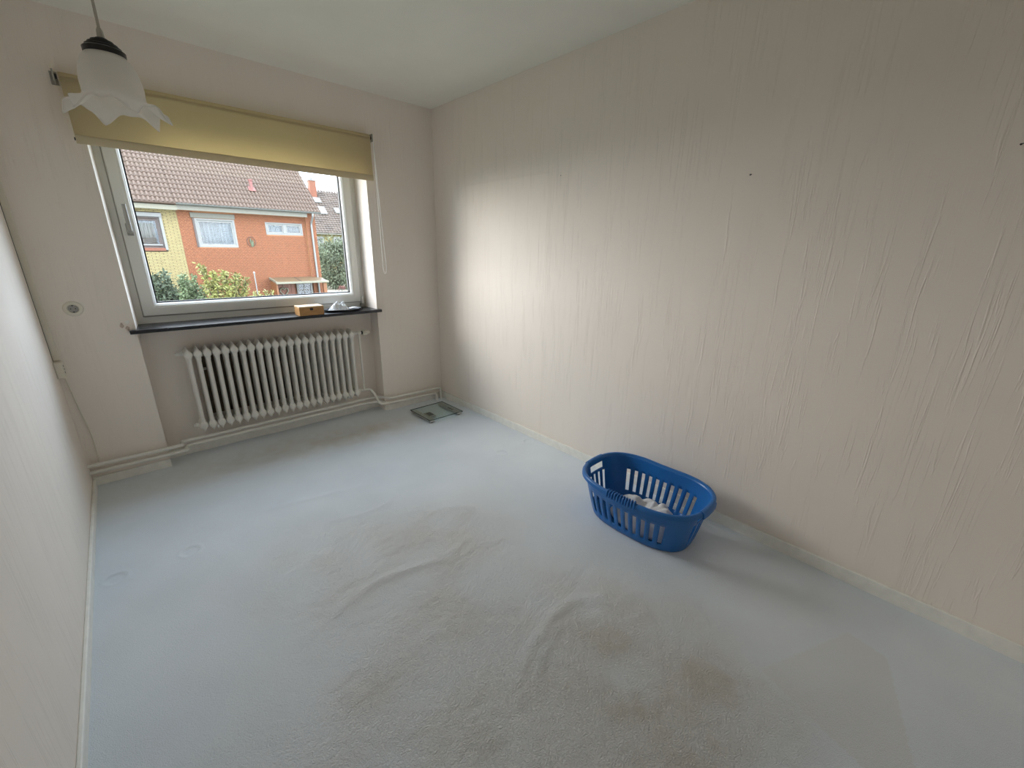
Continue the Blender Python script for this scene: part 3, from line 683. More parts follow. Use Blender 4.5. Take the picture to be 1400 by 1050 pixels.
# smooth end grips over the carrying holes
for side in (1, -1):
    rings = []
    for k in range(13):
        v = -0.066 + k * 0.011; t = t_of_v(v, side)
        p0 = Vector(basket_pt(t, BHH, -0.006)); p1 = Vector(basket_pt(t, BHH, 0.022))
        rings.append([p0 + Vector((0, 0, -0.026)), p0 + Vector((0, 0, 0.001)), p0 * 0.8 + p1 * 0.2 + Vector((0, 0, 0.0065)), p0 * 0.3 + p1 * 0.7 + Vector((0, 0, 0.0055)), p1 + Vector((0, 0, -0.004)), p1 + Vector((0, 0, -0.028)), p1 * 0.9 + p0 * 0.1 + Vector((0, 0, -0.029)), p0 * 0.85 + p1 * 0.15 + Vector((0, 0, -0.029))])
    part(MB().ring_loft(rings), 'end_grip', 'blue', bk, smooth=True)
# crumpled white laundry lying in it
cl = MB(); nu, nv = 64, 44; rings = []
for i in range(nv + 1):
    row = []
    for j in range(nu + 1):
        a, b = j / nu * 2 - 1, i / nv * 2 - 1
        # square to disc, longer towards the near right end
        u = a * math.sqrt(1 - b * b / 2) * 0.200 + 0.030; v = b * math.sqrt(1 - a * a / 2) * 0.118 - 0.015
        rr = math.hypot(a * math.sqrt(1 - b * b / 2), b * math.sqrt(1 - a * a / 2))
        p = Vector((u * 11, v * 11, 3.0))
        f = abs(noise.noise(p)) * 0.6 + abs(noise.noise(p * 2.1)) * 0.3
        hgt = 0.048 + (0.080 * math.exp(-((u - 0.12) / 0.10) ** 2 - ((v + 0.01) / 0.09) ** 2) + 0.070 * math.exp(-((u + 0.06) / 0.09) ** 2 - ((v + 0.02) / 0.07) ** 2)) + 0.075 * f * (1 - rr ** 4)
        hgt = hgt * max(0.0, 1 - rr ** 6) + 0.014
        row.append((BX + v + noise.noise(p * 1.3 + Vector((9, 0, 0))) * 0.012, BY - u + noise.noise(p * 1.3 + Vector((0, 7, 0))) * 0.012, hgt))
    rings.append(row)
cl.ring_loft(rings, False, False, closed=False)
tag(cl.build('laundry', 'cloth', smooth=True, solid=0.004), 'crumpled white cloth lying in the blue basket', 'cloth')

# ------------------------------------------------------------------ pendant lamp
LX, LY = 0.4225, -2.0
lp = thing('pendant_lamp', (LX, LY, 1.66), 'pendant lamp with frilled frosted glass shade and black cap', 'lamp')
part(MB().tube([(LX + 0.0008 * math.sin(k), LY, 1.825 + k * (H - 1.825) / 10) for k in range(11)], 0.0026, 10), 'cord', 'cord', lp, smooth=True)
part(MB().lathe([(0.0055, 0), (0.0062, 0.004), (0.0052, 0.016), (0.0036, 0.020), (0.0026, 0.022)], (LX, LY, 1.812), 20), 'strain_relief', 'cord', lp, smooth=True)
part(MB().lathe([(0.0, 0.0), (0.030, 0.0), (0.0345, 0.001), (0.0350, 0.010), (0.0320, 0.0125), (0.0305, 0.013), (0.0295, 0.0165), (0.0255, 0.018), (0.0245, 0.0215), (0.0195, 0.023), (0.0185, 0.0265), (0.012, 0.028), (0.010, 0.031), (0.0, 0.031)], (LX, LY, 1.783), 40), 'cap', 'lampcap', lp, smooth=True)
sh = MB(); seg = 144; rings = []
prof = [(0.029, 1.787, 0, 0), (0.0335, 1.782, 0, 0), (0.0405, 1.773, 0, 0), (0.0460, 1.760, 0, 0.01), (0.0495, 1.745, 0, 0.03), (0.0510, 1.730, 0.01, 0.05), (0.0505, 1.717, 0.03, 0.08), (0.0510, 1.707, 0.08, 0.15), (0.0545, 1.699, 0.20, 0.3), (0.0615, 1.693, 0.40, 0.5), (0.0700, 1.688, 0.62, 0.72), (0.0780, 1.685, 0.82, 0.88), (0.0850, 1.681, 1.0, 1.0)]
for (r0, z0, aw, zw) in prof:
    ring = []
    for k in range(seg):
        a = 2 * PI * k / seg; w_ = 1 - 2 * abs(math.sin(3 * a + 0.85 + 0.2 * math.sin(2 * a))) ** 0.85; w2 = math.cos(12 * a + 0.9)
        r_ = r0 * (1 + 0.10 * aw * w_ + 0.015 * aw * w2); z_ = z0 - 0.013 * zw * w_ + 0.003 * aw * w2
        ring.append((LX + r_ * math.cos(a), LY + r_ * math.sin(a), z_))
    rings.append(ring)
part(sh.ring_loft(rings, False, False), 'lamp_shade', 'shade', lp, smooth=True, solid=0.0028)
part(MB().lathe([(0.0, 0), (0.013, 0.001), (0.016, 0.004), (0.016, 0.045), (0.0, 0.045)], (LX, LY, 1.738), 20), 'lamp_holder', 'cream', lp, smooth=True)

# ------------------------------------------------------------------ things on the sill
wbx = thing('wooden_box', (1.375, 0.01, SILL), 'small bamboo box with dark clasp on the black sill', 'box')
bx0, bx1, by0, by1, bz = 1.288, 1.462, -0.046, 0.070, SILL
part(MB().box(bx0, bx1, by0, by1, bz, bz + 0.056), 'body', 'wood', wbx, bevel=0.002)
part(MB().box(bx0 - 0.001, bx1 + 0.001, by0 - 0.001, by1 + 0.001, bz + 0.0565, bz + 0.068), 'lid', 'woodlid', wbx, bevel=0.003)
part(MB().box(1.362, 1.384, by0 - 0.0035, by0 - 0.0005, bz + 0.038, bz + 0.055), 'clasp', 'dark', wbx, bevel=0.001)
tx, ty = 1.645, 0.058
ty_ = MB(); rings = []
for (s_, z) in ((0.0, 0.002), (0.80, 0.002), (0.93, 0.006), (0.98, 0.017), (1.0, 0.018), (0.99, 0.012), (0.94, 0.001), (0.80, 0.0), (0.0, 0.0)):
    rings.append([(tx + 0.150 * s_ * math.cos(a), ty + 0.094 * s_ * math.sin(a), SILL + 0.0005 + z) for a in [2 * PI * k / 48 for k in range(48)]])
tag(ty_.ring_loft(rings, False, False).build('tray', 'tray', smooth=True), 'oval black tray at the right end of the sill', 'tray')
pf = MB(); rings = []
for i in range(25):
    row = []
    for j in range(33):
        a, b = j / 32 * 2 - 1, i / 24 * 2 - 1
        u = a * math.sqrt(1 - b * b / 2); v = b * math.sqrt(1 - a * a / 2); rr = math.hypot(u, v)
        p = Vector((u * 3.1, v * 3.1, 1.7))
        h_ = (0.048 * math.exp(-((u - 0.10) / 0.75) ** 4 - (v / 0.75) ** 4) * (0.75 + 0.9 * noise.noise(p * 1.3)) + 0.030 * abs(noise.noise(p * 2.6))) * (1 - rr ** 5) + 0.005
        row.append((tx - 0.035 + u * 0.088, ty - 0.005 + v * 0.060, SILL + 0.0025 + max(0.002, h_)))
    rings.append(row)
tag(pf.ring_loft(rings, False, False, closed=False).build('plastic_wrap', 'plastic', solid=0.0008), 'crumpled bluish clear film heaped on the black tray', 'plastic wrap')
pp = MB(); rings = []
for i in range(7):
    s_ = i / 6
    rings.append([(tx + 0.045 + 0.075 * s_ + 0.004 * w_, ty + (-0.045 + 0.020 * s_) + w_ * 0.05, SILL + 0.0195 + 0.004 * math.sin(s_ * 3)) for w_ in (0, 0.5, 1)])
tag(pp.ring_loft(rings, False, False, closed=False).build('paper_card', 'paper', solid=0.001, smooth=True), 'flat white card lying on the black tray', 'card')

# ================================================================== outside
GZ = -2.6
FY = 17.0
tag(MB().box(-45, 70, 0.35, 27, GZ - 0.2, GZ).build('garden_ground', 'grass'), 'front garden ground between the houses', 'ground', kind='structure')
tag(MB().box(-45, 70, 27.001, 110, GZ - 0.2, GZ - 0.001).build('paved_street', 'paving'), 'pale sunlit paving beyond the brick house', 'pavement', kind='structure')

def bricks(mb, x0, x1, z0, z1, y, openings, course=0.052, L=0.224, gap=0.015, proud=0.008, cross=False):
    k = 0; z = z0; L0 = L
    while z < z1 - 0.02:
        zt = min(z + course, z1)
        if cross: L = L0 if k % 2 else L0 / 2; x = x0 - (0 if k % 2 == 0 else (L0 / 4 if k % 4 == 1 else L0 * 0.75))
        else: x = x0 - (L / 2 if k % 2 else 0)
        while x < x1:
            a, b = max(x, x0), min(x + L, x1)
            spans = [(a, b)]
            for (ox0, ox1, oz0, oz1) in openings:
                if zt - 0.005 > oz0 and z + 0.005 < oz1:
                    ns = []
                    for (p, q) in spans:
                        if q <= ox0 or p >= ox1: ns.append((p, q)); continue
                        if p < ox0: ns.append((p, ox0))
                        if q > ox1: ns.append((ox1, q))
                    spans = ns
            for (p, q) in spans:
                if q - p > 0.03:
                    i = len(mb.v); xa, xb, za, zb = p + gap / 2, q - gap / 2, z + gap / 2, zt - gap / 2; yf, yb = y - proud, y + 0.002
                    mb.v += [(xa, yf, za), (xb, yf, za), (xb, yf, zb), (xa, yf, zb), (xa, yb, za), (xb, yb, za), (xb, yb, zb), (xa, yb, zb)]
                    mb.f += [(i, i + 1, i + 2, i + 3), (i + 4, i, i + 3, i + 7), (i + 1, i + 5, i + 6, i + 2), (i + 3, i + 2, i + 6, i + 7), (i + 4, i + 5, i + 1, i)]
            x += L
        z += course; k += 1
    return mb
def wall_with_openings(x0, x1, z0, z1, y0, y1, ops):
    xs = sorted(set([x0, x1] + [o[0] for o in ops] + [o[1] for o in ops])); zs_ = sorted(set([z0, z1] + [o[2] for o in ops] + [o[3] for o in ops]))
    mb = MB()
    for i in range(len(xs) - 1):
        for k in range(len(zs_) - 1):
            cx, cz = (xs[i] + xs[i + 1]) / 2, (zs_[k] + zs_[k + 1]) / 2
            if any(o[0] < cx < o[1] and o[2] < cz < o[3] for o in ops): continue
            mb.box(xs[i], xs[i + 1], y0, y1, zs_[k], zs_[k + 1])
    return mb
def curtain_mesh(x0, x1, z0, z1, y, folds, amp=0.03):
    n = folds * 8; mb = MB(); rings = []
    for z in (z0, (z0 + z1) / 2, z1):
        rings.append([(x0 + (x1 - x0) * k / n, y + amp * math.sin(2 * PI * folds * k / n + 0.6 * math.sin(k)), z) for k in range(n + 1)])
    return mb.ring_loft(rings, False, False, closed=False)

TAN = 0.82; SL = math.hypot(1, TAN); EY, EZ = FY - 0.45, 2.80   # eave line of the roof
TW, TG = 0.250, 0.275
# one pantile: S-shaped profile, laid on the slope (local: x across, y up the slope, z normal)
def tile_mesh():
    mb = MB(); prof = []
    for k in range(15):
        t = k / 14; u = (t * 2) % 1.0 if k < 14 else 1.0
        prof.append((t * (TW + 0.006), 0.030 * (math.sin(PI * u / 0.62) if u < 0.62 else -0.75 * math.sin(PI * (u - 0.62) / 0.38))))
    mb.ring_loft([[(x, 0.0, z + 0.030) for x, z in prof], [(x, TG + 0.04, z + 0.004) for x, z in prof]], False, False, closed=False)
    n_ = len(prof)
    mb.ring_loft([[(x, 0.0, z + 0.012) for x, z in prof], [(x, 0.0, z + 0.030) for x, z in prof]], False, False, closed=False)
    me_o = mb.build('roof_tile', 'tile', smooth=True)
    return me_o.data, me_o, mb
tile_me, tile_proto, tile_mb = tile_mesh()
cs, sn = 1 / SL, TAN / SL
def slope_pt(x, s_, n_=0.0): return (x, EY + cs * s_ - sn * n_, EZ + sn * s_ + cs * n_)
first_tile = [True]
def lay_roof(house, x0, x1, rows_single, rows_total, lx):
    ncol = int(round((x1 - x0) / TW))
    loc = house.location
    stuff = MB()
    ang = math.atan(TAN)
    for r_ in range(rows_total):
        for c_ in range(ncol):
            x = x0 + c_ * TW; p = slope_pt(x, r_ * TG, 0.01)
            if r_ < rows_single:
                if first_tile[0]:
                    o = tile_proto; first_tile[0] = False
                else:
                    o = tile_proto.copy(); COL.objects.link(o)
                o.parent = house; o.location = (p[0] - loc[0], p[1] - loc[1], p[2] - loc[2]); o.rotation_euler = (ang, 0, 0)
            else:
                i = len(stuff.v)
                for (vx, vy, vz) in tile_mb.v:
                    stuff.v.append((p[0] + vx, p[1] + vy * cs - vz * sn, p[2] + vy * sn + vz * cs))
                stuff.f += [tuple(i + q for q in f) for f in tile_mb.f]
    if stuff.v:
        o = part(stuff, 'upper_roof_tiles', 'tile', house, smooth=True); o['kind'] = 'stuff'
    rt = rows_total * TG
    # boarding below the tiles, back slope, verge board
    b_ = MB(); b_.quad(slope_pt(x0, 0.02, -0.01), slope_pt(x1, 0.02, -0.01), slope_pt(x1, rt, -0.01), slope_pt(x0, rt, -0.01))
    top = slope_pt(x0, rt, -0.01)
    b_.quad((x0, top[1], top[2]), (x1, top[1], top[2]), (x1, 2 * top[1] - EY, EZ), (x0, 2 * top[1] - EY, EZ))
    part(b_, 'roof_boarding', 'roofdark', house, solid=0.02)
    return top

def ext_window(house, x0, x1, z0, z1, y, frame='extwhite', fw=0.07, lights=1, curtain=None, cz0=None, deep=0.35):
    w = part(MB().frame(x0, x1, z0, z1, [(0, y + 0.03), (0.004, y + 0.0), (fw * 0.55, y + 0.0), (fw, y + 0.02), (fw, y + 0.08), (0, y + 0.08)]), 'window', frame, house)
    if lights > 1:
        for k in range(1, lights):
            xm = x0 + (x1 - x0) * k / lights
            part(MB().box(xm - fw * 0.75, xm + fw * 0.75, y + 0.005, y + 0.075, z0 + fw * 0.9, z1 - fw * 0.9), 'mullion', frame, w)
    for k in range(lights):
        xa = x0 + (x1 - x0) * k / lights + (fw if k == 0 else fw * 0.75); xb = x0 + (x1 - x0) * (k + 1) / lights - (fw if k == lights - 1 else fw * 0.75)
        part(MB().frame(xa, xb, z0 + fw, z1 - fw, [(0, y + 0.03), (0.045, y + 0.03), (0.05, y + 0.04), (0.05, y + 0.07), (0, y + 0.07)]), 'casement', frame, w)
        part(MB().box(xa + 0.045, xb - 0.045, y + 0.05, y + 0.054, z0 + fw + 0.045, z1 - fw - 0.045), 'pane', 'extglass', w)
    if curtain:
        part(curtain_mesh(x0 + fw * 0.6, x1 - fw * 0.6, (cz0 if cz0 is not None else z0 + fw), z1 - fw * 0.5, y + 0.16, curtain), 'curtain', 'curtain', w, smooth=True, solid=0.002)
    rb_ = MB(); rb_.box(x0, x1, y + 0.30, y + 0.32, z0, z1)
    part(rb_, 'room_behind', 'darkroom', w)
    return w

# ---- red brick house
SPLIT = 2.434; RX1 = 7.26
red = thing('red_brick_house', (SPLIT, FY, GZ), 'red brick terraced house with pantiled roof opposite the window', 'house')
W_R = (2.925, 4.215, 1.325, 2.365); W_T = (5.29, 6.73, 1.855, 2.345)
ops = [W_R, W_T]
part(wall_with_openings(SPLIT, RX1, GZ, 2.80, FY, FY + 0.34, ops), 'wall', 'redmortar', red)
bo = part(bricks(MB(), SPLIT, 6.84, GZ, 2.62, FY, [(W_R[0] - 0.0, W_R[1], W_R[2], W_R[3] + 0.19), W_T], cross=True), 'bricks', 'redbrick', red); bo['kind'] = 'stuff'
pi_ = part(MB().box(6.86, RX1, FY - 0.12, FY + 0.2, GZ, 2.78), 'corner_pier', 'redmortar', red)
bo = part(bricks(MB(), 6.855, RX1 + 0.005, GZ, 2.78, FY - 0.12, [], cross=True), 'pier_bricks', 'redbrick', pi_); bo['kind'] = 'stuff'
part(MB().box(SPLIT + 0.02, RX1, FY + 5.2, FY + 5.5, GZ, 2.8).box(RX1 - 0.3, RX1, FY + 0.34, FY + 9.6, GZ, 2.8), 'rear_wall', 'redmortar', red)
top_r = lay_roof(red, SPLIT, SPLIT + 20 * TW, 12, 24, 0)
part(MB().ring_loft([[(RX1 - 0.1, FY + 0.2, 2.7), (RX1 - 0.1, top_r[1], top_r[2] - 0.1), (RX1 - 0.1, 2 * top_r[1] - EY - 0.3, 2.7)], [(RX1 - 0.02, FY + 0.2, 2.7), (RX1 - 0.02, top_r[1], top_r[2] - 0.1), (RX1 - 0.02, 2 * top_r[1] - EY - 0.3, 2.7)]]), 'gable', 'redmortar', red)
part(MB().box(SPLIT, 6.86, FY - 0.40, FY, 2.63, 2.665).box(SPLIT, 6.86, FY - 0.42, FY - 0.39, 2.60, 2.80), 'eave_box', 'eave', red)
def gutter(x0, x1, house, m_):
    rings = []
    for x in (x0, x1):
        rings.append([(x, EY - 0.06 + 0.065 * math.cos(a), EZ + 0.02 + 0.065 * math.sin(a)) for a in [PI + k * PI / 8 for k in range(9)]] + [(x, EY - 0.06 + 0.058 * math.cos(a), EZ + 0.02 + 0.058 * math.sin(a)) for a in [2 * PI - k * PI / 8 for k in range(9)]])
    return part(MB().ring_loft(rings), 'gutter', m_, house, smooth=True)
gutter(SPLIT, RX1 + 0.12, red, 'zinc')
part(MB().tube(fillet([(7.06, EY - 0.06, EZ - 0.04), (7.06, EY - 0.06, EZ - 0.16), (7.06, FY - 0.19, EZ - 0.42), (7.06, FY - 0.19, GZ)], 0.10, 5), 0.042, 12), 'downpipe', 'extwhite', red, smooth=True)
ext_window(red, W_R[0], W_R[1], W_R[2], W_R[3], FY - 0.015, 'extwhite', 0.085, 1, 9)
part(MB().box(W_R[0] - 0.10, W_R[1] + 0.03, FY - 0.05, FY + 0.1, W_R[3] + 0.012, W_R[3] + 0.19), 'shutter_box', 'eave', red, bevel=0.01)
part(MB().box(W_R[0] - 0.06, W_R[0], FY - 0.035, FY + 0.05, W_R[2], W_R[3]), 'shutter_rail', 'brownframe', red)
ext_window(red, W_T[0], W_T[1], W_T[2], W_T[3], FY - 0.015, 'extwhite', 0.075, 2, 5)
# roof vent
vp = slope_pt(5.12, 0.0); sv = (17.50 - EY) / cs; q = slope_pt(5.12, sv, 0.03)
vt = part(MB().lathe([(0.075, 0), (0.065, 0.05), (0.065, 0.30), (0.085, 0.31), (0.085, 0.36), (0, 0.38)], q, 14), 'roof_vent', 'redpipe', red, smooth=True)
part(MB().quad(slope_pt(5.0, sv - 0.16, 0.065), slope_pt(5.24, sv - 0.16, 0.065), slope_pt(5.24, sv + 0.12, 0.065), slope_pt(5.0, sv + 0.12, 0.065)), 'flashing', 'redpipe', vt, solid=0.01)
# porch
pz = 0.115
po = part(MB().box(5.15, 5.21, FY - 0.86, FY, GZ, -0.02), 'porch_side', 'porchwood', red)
part(MB().box(7.02, 7.16, FY - 0.92, FY - 0.80, GZ, -0.03), 'porch_post', 'porchwood', red)
for (xa, xb) in ((5.17, 6.09), (6.13, 7.19)):
    part(MB().quad((xa, FY - 0.95, -0.015), (xb, FY - 0.95, -0.015), (xb, FY - 0.01, pz), (xa, FY - 0.01, pz)), 'porch_roof_panel', 'porchroof', red, solid=0.02)
part(MB().ring_loft([[(6.09, FY - 0.96, -0.02), (6.13, FY - 0.96, -0.02), (6.13, FY - 0.96, 0.015), (6.09, FY - 0.96, 0.015)], [(6.09, FY, pz - 0.02), (6.13, FY, pz - 0.02), (6.13, FY, pz + 0.02), (6.09, FY, pz + 0.02)]]), 'porch_rafter', 'brownframe', red)
part(MB().ring_loft([[(5.12, FY - 0.98, -0.06), (5.17, FY - 0.98, -0.06), (5.17, FY - 0.98, 0.02), (5.12, FY - 0.98, 0.02)], [(5.12, FY, pz - 0.06), (5.17, FY, pz - 0.06), (5.17, FY, pz + 0.03), (5.12, FY, pz + 0.03)]]), 'porch_edge', 'extcream', red)
part(MB().box(5.12, 7.24, FY - 1.02, FY - 0.95, -0.085, 0.0), 'porch_front_beam', 'extcream', red, bevel=0.01)
dr = part(MB().box(5.24, 6.06, FY - 0.10, FY - 0.03, GZ, -0.10), 'front_door', 'doorwood', red)
for k in range(6):
    part(MB().box(5.26 + k * 0.13, 5.375 + k * 0.13, FY - 0.115, FY - 0.10, GZ + 0.05, -0.12), 'door_board', 'doorwood', dr)
# heart wreath
hp_ = []
for k in range(41):
    t = 2 * PI * k / 40
    hp_.append((5.60 + 0.012 * 16 * math.sin(t) ** 3 * 0.85, FY - 0.15, -0.47 + 0.012 * (13 * math.cos(t) - 5 * math.cos(2 * t) - 2 * math.cos(3 * t) - math.cos(4 * t))))
part(MB().tube(hp_, [0.024 + 0.008 * (k % 3) for k in range(41)], 8), 'heart_wreath', 'extcream', dr, smooth=True)
part(MB().tube([(5.60, FY - 0.14, -0.42), (5.60, FY - 0.14, -0.14)], 0.012, 6), 'ribbon', 'extcream', dr)
gd = part(MB().frame(6.14, 6.80, -2.0, -0.10, [(0, FY - 0.12), (0.08, FY - 0.12), (0.08, FY - 0.05), (0, FY - 0.05)]), 'porch_window', 'extwhite', red)
part(MB().box(6.22, 6.72, FY - 0.085, FY - 0.081, -1.92, -0.18), 'pane', 'extglass', gd)
part(MB().box(6.20, 6.76, FY - 0.03, FY - 0.02, -1.95, -0.14), 'room_behind', 'darkroom', gd)
part(MB().box(6.44, 6.475, FY - 0.11, FY - 0.07, -1.92, -0.18), 'glazing_bar', 'extwhite', gd)
for k in range(6):
    part(MB().box(6.22, 6.72, FY - 0.108, FY - 0.072, -0.46 - 0.29 * k, -0.425 - 0.29 * k), 'glazing_bar', 'extwhite', gd)
# wall ornament: wire ring with candle shapes
orn = part(MB().tube([(4.69 + 0.15 * math.cos(a), FY - 0.03, 1.56 + 0.19 * math.sin(a)) for a in [2 * PI * k / 32 for k in range(33)]], 0.008, 8), 'wall_ornament', 'brownframe', red, smooth=True)
for (x, z0, z1, w_) in ((4.665, 1.48, 1.70, 0.030), (4.735, 1.40, 1.63, 0.035), (4.70, 1.36, 1.55, 0.045)):
    part(MB().ring_loft([[(x + w_ * s_ * math.cos(a), FY - 0.04 + 0.02 * s_ * math.sin(a), z) for a in [2 * PI * k / 10 for k in range(10)]] for (s_, z) in ((0.3, z0), (1, z0 + 0.06), (0.9, z1 - 0.06), (0.2, z1))]), 'ornament_leaf', 'leaf_olive', orn, smooth=True)

# ---- yellow brick house
YX0 = SPLIT - 16 * TW
yel = thing('yellow_brick_house', (YX0, FY, GZ), 'yellow brick terraced house joined to the red one at its left', 'house')
W_Y = (0.78, 1.955, 1.26, 2.33)
part(wall_with_openings(YX0, SPLIT, GZ, 2.80, FY, FY + 0.34, [W_Y]), 'wall', 'yelmortar', yel)
bo = part(bricks(MB(), YX0, SPLIT, GZ, 2.60, FY, [(W_Y[0], W_Y[1], W_Y[2] - 0.09, W_Y[3] + 0.14)]), 'bricks', 'yelbrick', yel); bo['kind'] = 'stuff'
part(MB().box(YX0, SPLIT, FY + 5.2, FY + 5.5, GZ, 2.8).box(YX0, YX0 + 0.3, FY + 0.34, FY + 9.6, GZ, 2.8), 'rear_wall', 'yelmortar', yel)
lay_roof(yel, YX0 - 0.013, SPLIT - 0.013, 12, 24, 0)
part(MB().ring_loft([[(YX0 + 0.02, FY + 0.2, 2.7), (YX0 + 0.02, top_r[1], top_r[2] - 0.1), (YX0 + 0.02, 2 * top_r[1] - EY - 0.3, 2.7)], [(YX0 + 0.1, FY + 0.2, 2.7), (YX0 + 0.1, top_r[1], top_r[2] - 0.1), (YX0 + 0.1, 2 * top_r[1] - EY - 0.3, 2.7)]]), 'gable', 'yelmortar', yel)
part(MB().box(YX0, SPLIT, FY - 0.40, FY, 2.61, 2.645).box(YX0, SPLIT, FY - 0.42, FY - 0.39, 2.58, 2.74), 'eave_box', 'extcream', yel)
gutter(YX0, SPLIT - 0.01, yel, 'copper')
wy = ext_window(yel, W_Y[0], W_Y[1] - 0.05, W_Y[2] + 0.02, W_Y[3], FY + 0.04, 'brownframe', 0.08, 1, 8, cz0=1.62)
part(MB().box(W_Y[0] - 0.05, W_Y[1] + 0.03, FY - 0.06, FY + 0.12, W_Y[3] + 0.0, W_Y[3] + 0.14), 'shutter_box', 'extwhite', yel, bevel=0.012)
part(MB().box(W_Y[1] - 0.055, W_Y[1] + 0.02, FY - 0.04, FY + 0.10, W_Y[2] - 0.05, W_Y[3]), 'shutter_rail', 'extwhite', yel)
part(MB().box(W_Y[0], W_Y[1] - 0.11, FY + 0.00, FY + 0.04, W_Y[2] + 0.10, W_Y[2] + 0.145), 'window_rail', 'extwhite', yel)
part(MB().box(W_Y[0] - 0.02, W_Y[1] - 0.06, FY - 0.06, FY + 0.10, W_Y[2] - 0.08, W_Y[2] + 0.02), 'outer_sill', 'doorwood', yel)
sld = part(MB().box(W_Y[0], W_Y[1], FY - 0.007, FY, W_Y[3] + 0.15, W_Y[3] + 0.27), 'soldier_course_bed', 'yelmortar', yel)
part(MB().box(-0.4, 1.52, FY - 0.9, FY, 0.0, 0.13), 'porch_slab', 'extwhite', yel, bevel=0.01)
part(MB().box(0.2, 1.12, FY - 0.06, FY - 0.012, GZ, -0.4), 'front_door', 'brownframe', yel)

# ---- far house on the right
FYY = 45.0
far = thing('distant_yellow_house', (19.0, FYY, GZ), 'distant yellow rendered house with brown roof and chimney', 'house')
fo = [(16.55, 17.45, 0.9, 2.35), (18.70, 19.55, 0.9, 2.35), (21.0, 21.9, 0.9, 2.35)]
part(wall_with_openings(14.0, 27.0, GZ, 2.95, FYY, FYY + 0.3, fo), 'wall', 'faryellow', far)
for (a, b, c, d) in fo:
    w = part(MB().frame(a, b, c, d, [(-0.10, FYY - 0.03), (0.06, FYY - 0.03), (0.06, FYY + 0.08), (-0.10, FYY + 0.08)]), 'window', 'extwhite', far)
    part(MB().box(a + 0.05, b - 0.05, FYY + 0.04, FYY + 0.05, c + 0.05, d - 0.05), 'pane', 'extglass', w)
    part(MB().box((a + b) / 2 - 0.03, (a + b) / 2 + 0.03, FYY, FYY + 0.06, c + 0.05, d - 0.05), 'mullion', 'extwhite', w)
    part(MB().box(a, b, FYY + 0.28, FYY + 0.3, c, d), 'room_behind', 'darkroom', w)
    part(curtain_mesh(a + 0.05, b - 0.05, c + 0.3, d - 0.05, FYY + 0.15, 5, 0.02), 'curtain', 'curtain', w, smooth=True)
ftan = 0.84; RYd = 50.2
fsl = MB(); fcs, fsn = 1 / math.hypot(1, ftan), ftan / math.hypot(1, ftan)
part(MB().quad((13.7, FYY - 0.4, 2.75), (27.3, FYY - 0.4, 2.75), (27.3, RYd, 2.75 + ftan * (RYd - FYY + 0.4)), (13.7, RYd, 2.75 + ftan * (RYd - FYY + 0.4))).quad((13.7, RYd, 2.75 + ftan * (RYd - FYY + 0.4)), (27.3, RYd, 2.75 + ftan * (RYd - FYY + 0.4)), (27.3, 2 * RYd - FYY + 0.4, 2.75), (13.7, 2 * RYd - FYY + 0.4, 2.75)), 'roof_boarding', 'roofdark', far, solid=0.05)
ft = MB(); rows = int((RYd - FYY + 0.4) / fcs / 0.36)
for r_ in range(rows + 1):
    for c_ in range(44):
        x = 13.7 + c_ * 0.31; s0_ = r_ * 0.36; jit = random.uniform(0, 0.03)
        def fp(xx, s_, n_): return (xx, FYY - 0.4 + fcs * s_ - fsn * n_, 2.78 + fsn * s_ + fcs * n_)
        i = len(ft.v)
        for (s_, n_) in ((s0_, 0.07 + jit), (s0_ + 0.40, 0.03)):
            for (dx, dn) in ((0.0, 0.0), (0.09, 0.04), (0.19, 0.04), (0.30, -0.01)): ft.v.append(fp(x + dx, s_, n_ + dn))
        for (dx, dn) in ((0.0, 0.0), (0.09, 0.04), (0.19, 0.04), (0.30, -0.01)): ft.v.append(fp(x + dx, s0_, dn + 0.02))
        for k in range(3): ft.f.append((i + k, i + k + 1, i + k + 5, i + k + 4)); ft.f.append((i + 8 + k, i + 9 + k, i + k + 1, i + k))
o = part(ft, 'roof_tiles', 'fartile', far); o['kind'] = 'stuff'
part(MB().box(13.7, 27.3, FYY - 0.5, FYY - 0.38, 2.68, 2.80), 'gutter', 'eave', far)
zr = 2.75 + ftan * (RYd - FYY + 0.4)
ch = part(MB().box(18.15, 18.85, 49.1, 49.8, zr - 1.3, zr + 0.95), 'chimney', 'chimney', far)
part(MB().box(18.08, 18.92, 49.03, 49.87, zr + 0.95, zr + 1.05), 'chimney_cap', 'metalgrey', ch)
part(MB().lathe([(0.16, 0), (0.13, 0.28), (0.15, 0.30), (0, 0.31)], (18.5, 49.45, zr + 1.05), 12), 'chimney_pot', 'metalgrey', ch)
def on_slope(x0, x1, s0_, s1_, n_):
    return [fp(x0, s0_, n_), fp(x1, s0_, n_), fp(x1, s1_, n_), fp(x0, s1_, n_)]
part(MB().quad(*on_slope(18.05, 19.0, 5.05, 5.9, 0.16)), 'chimney_flashing', 'extwhite', ch, solid=0.04)
for (x0, x1, s0_, s1_) in ((18.25, 18.95, 3.05, 4.25), (20.0, 20.55, 3.35, 4.2)):
    sw = part(MB().ring_loft([on_slope(x0, x1, s0_, s1_, 0.10), on_slope(x0, x1, s0_, s1_, 0.22), on_slope(x0 + 0.14, x1 - 0.14, s0_ + 0.17, s1_ - 0.17, 0.22), on_slope(x0 + 0.14, x1 - 0.14, s0_ + 0.17, s1_ - 0.17, 0.16)], False, True), 'skylight', 'extwhite', far)
    part(MB().quad(*on_slope(x0 + 0.15, x1 - 0.15, s0_ + 0.18, s1_ - 0.18, 0.19)), 'pane', 'metalgrey', sw)

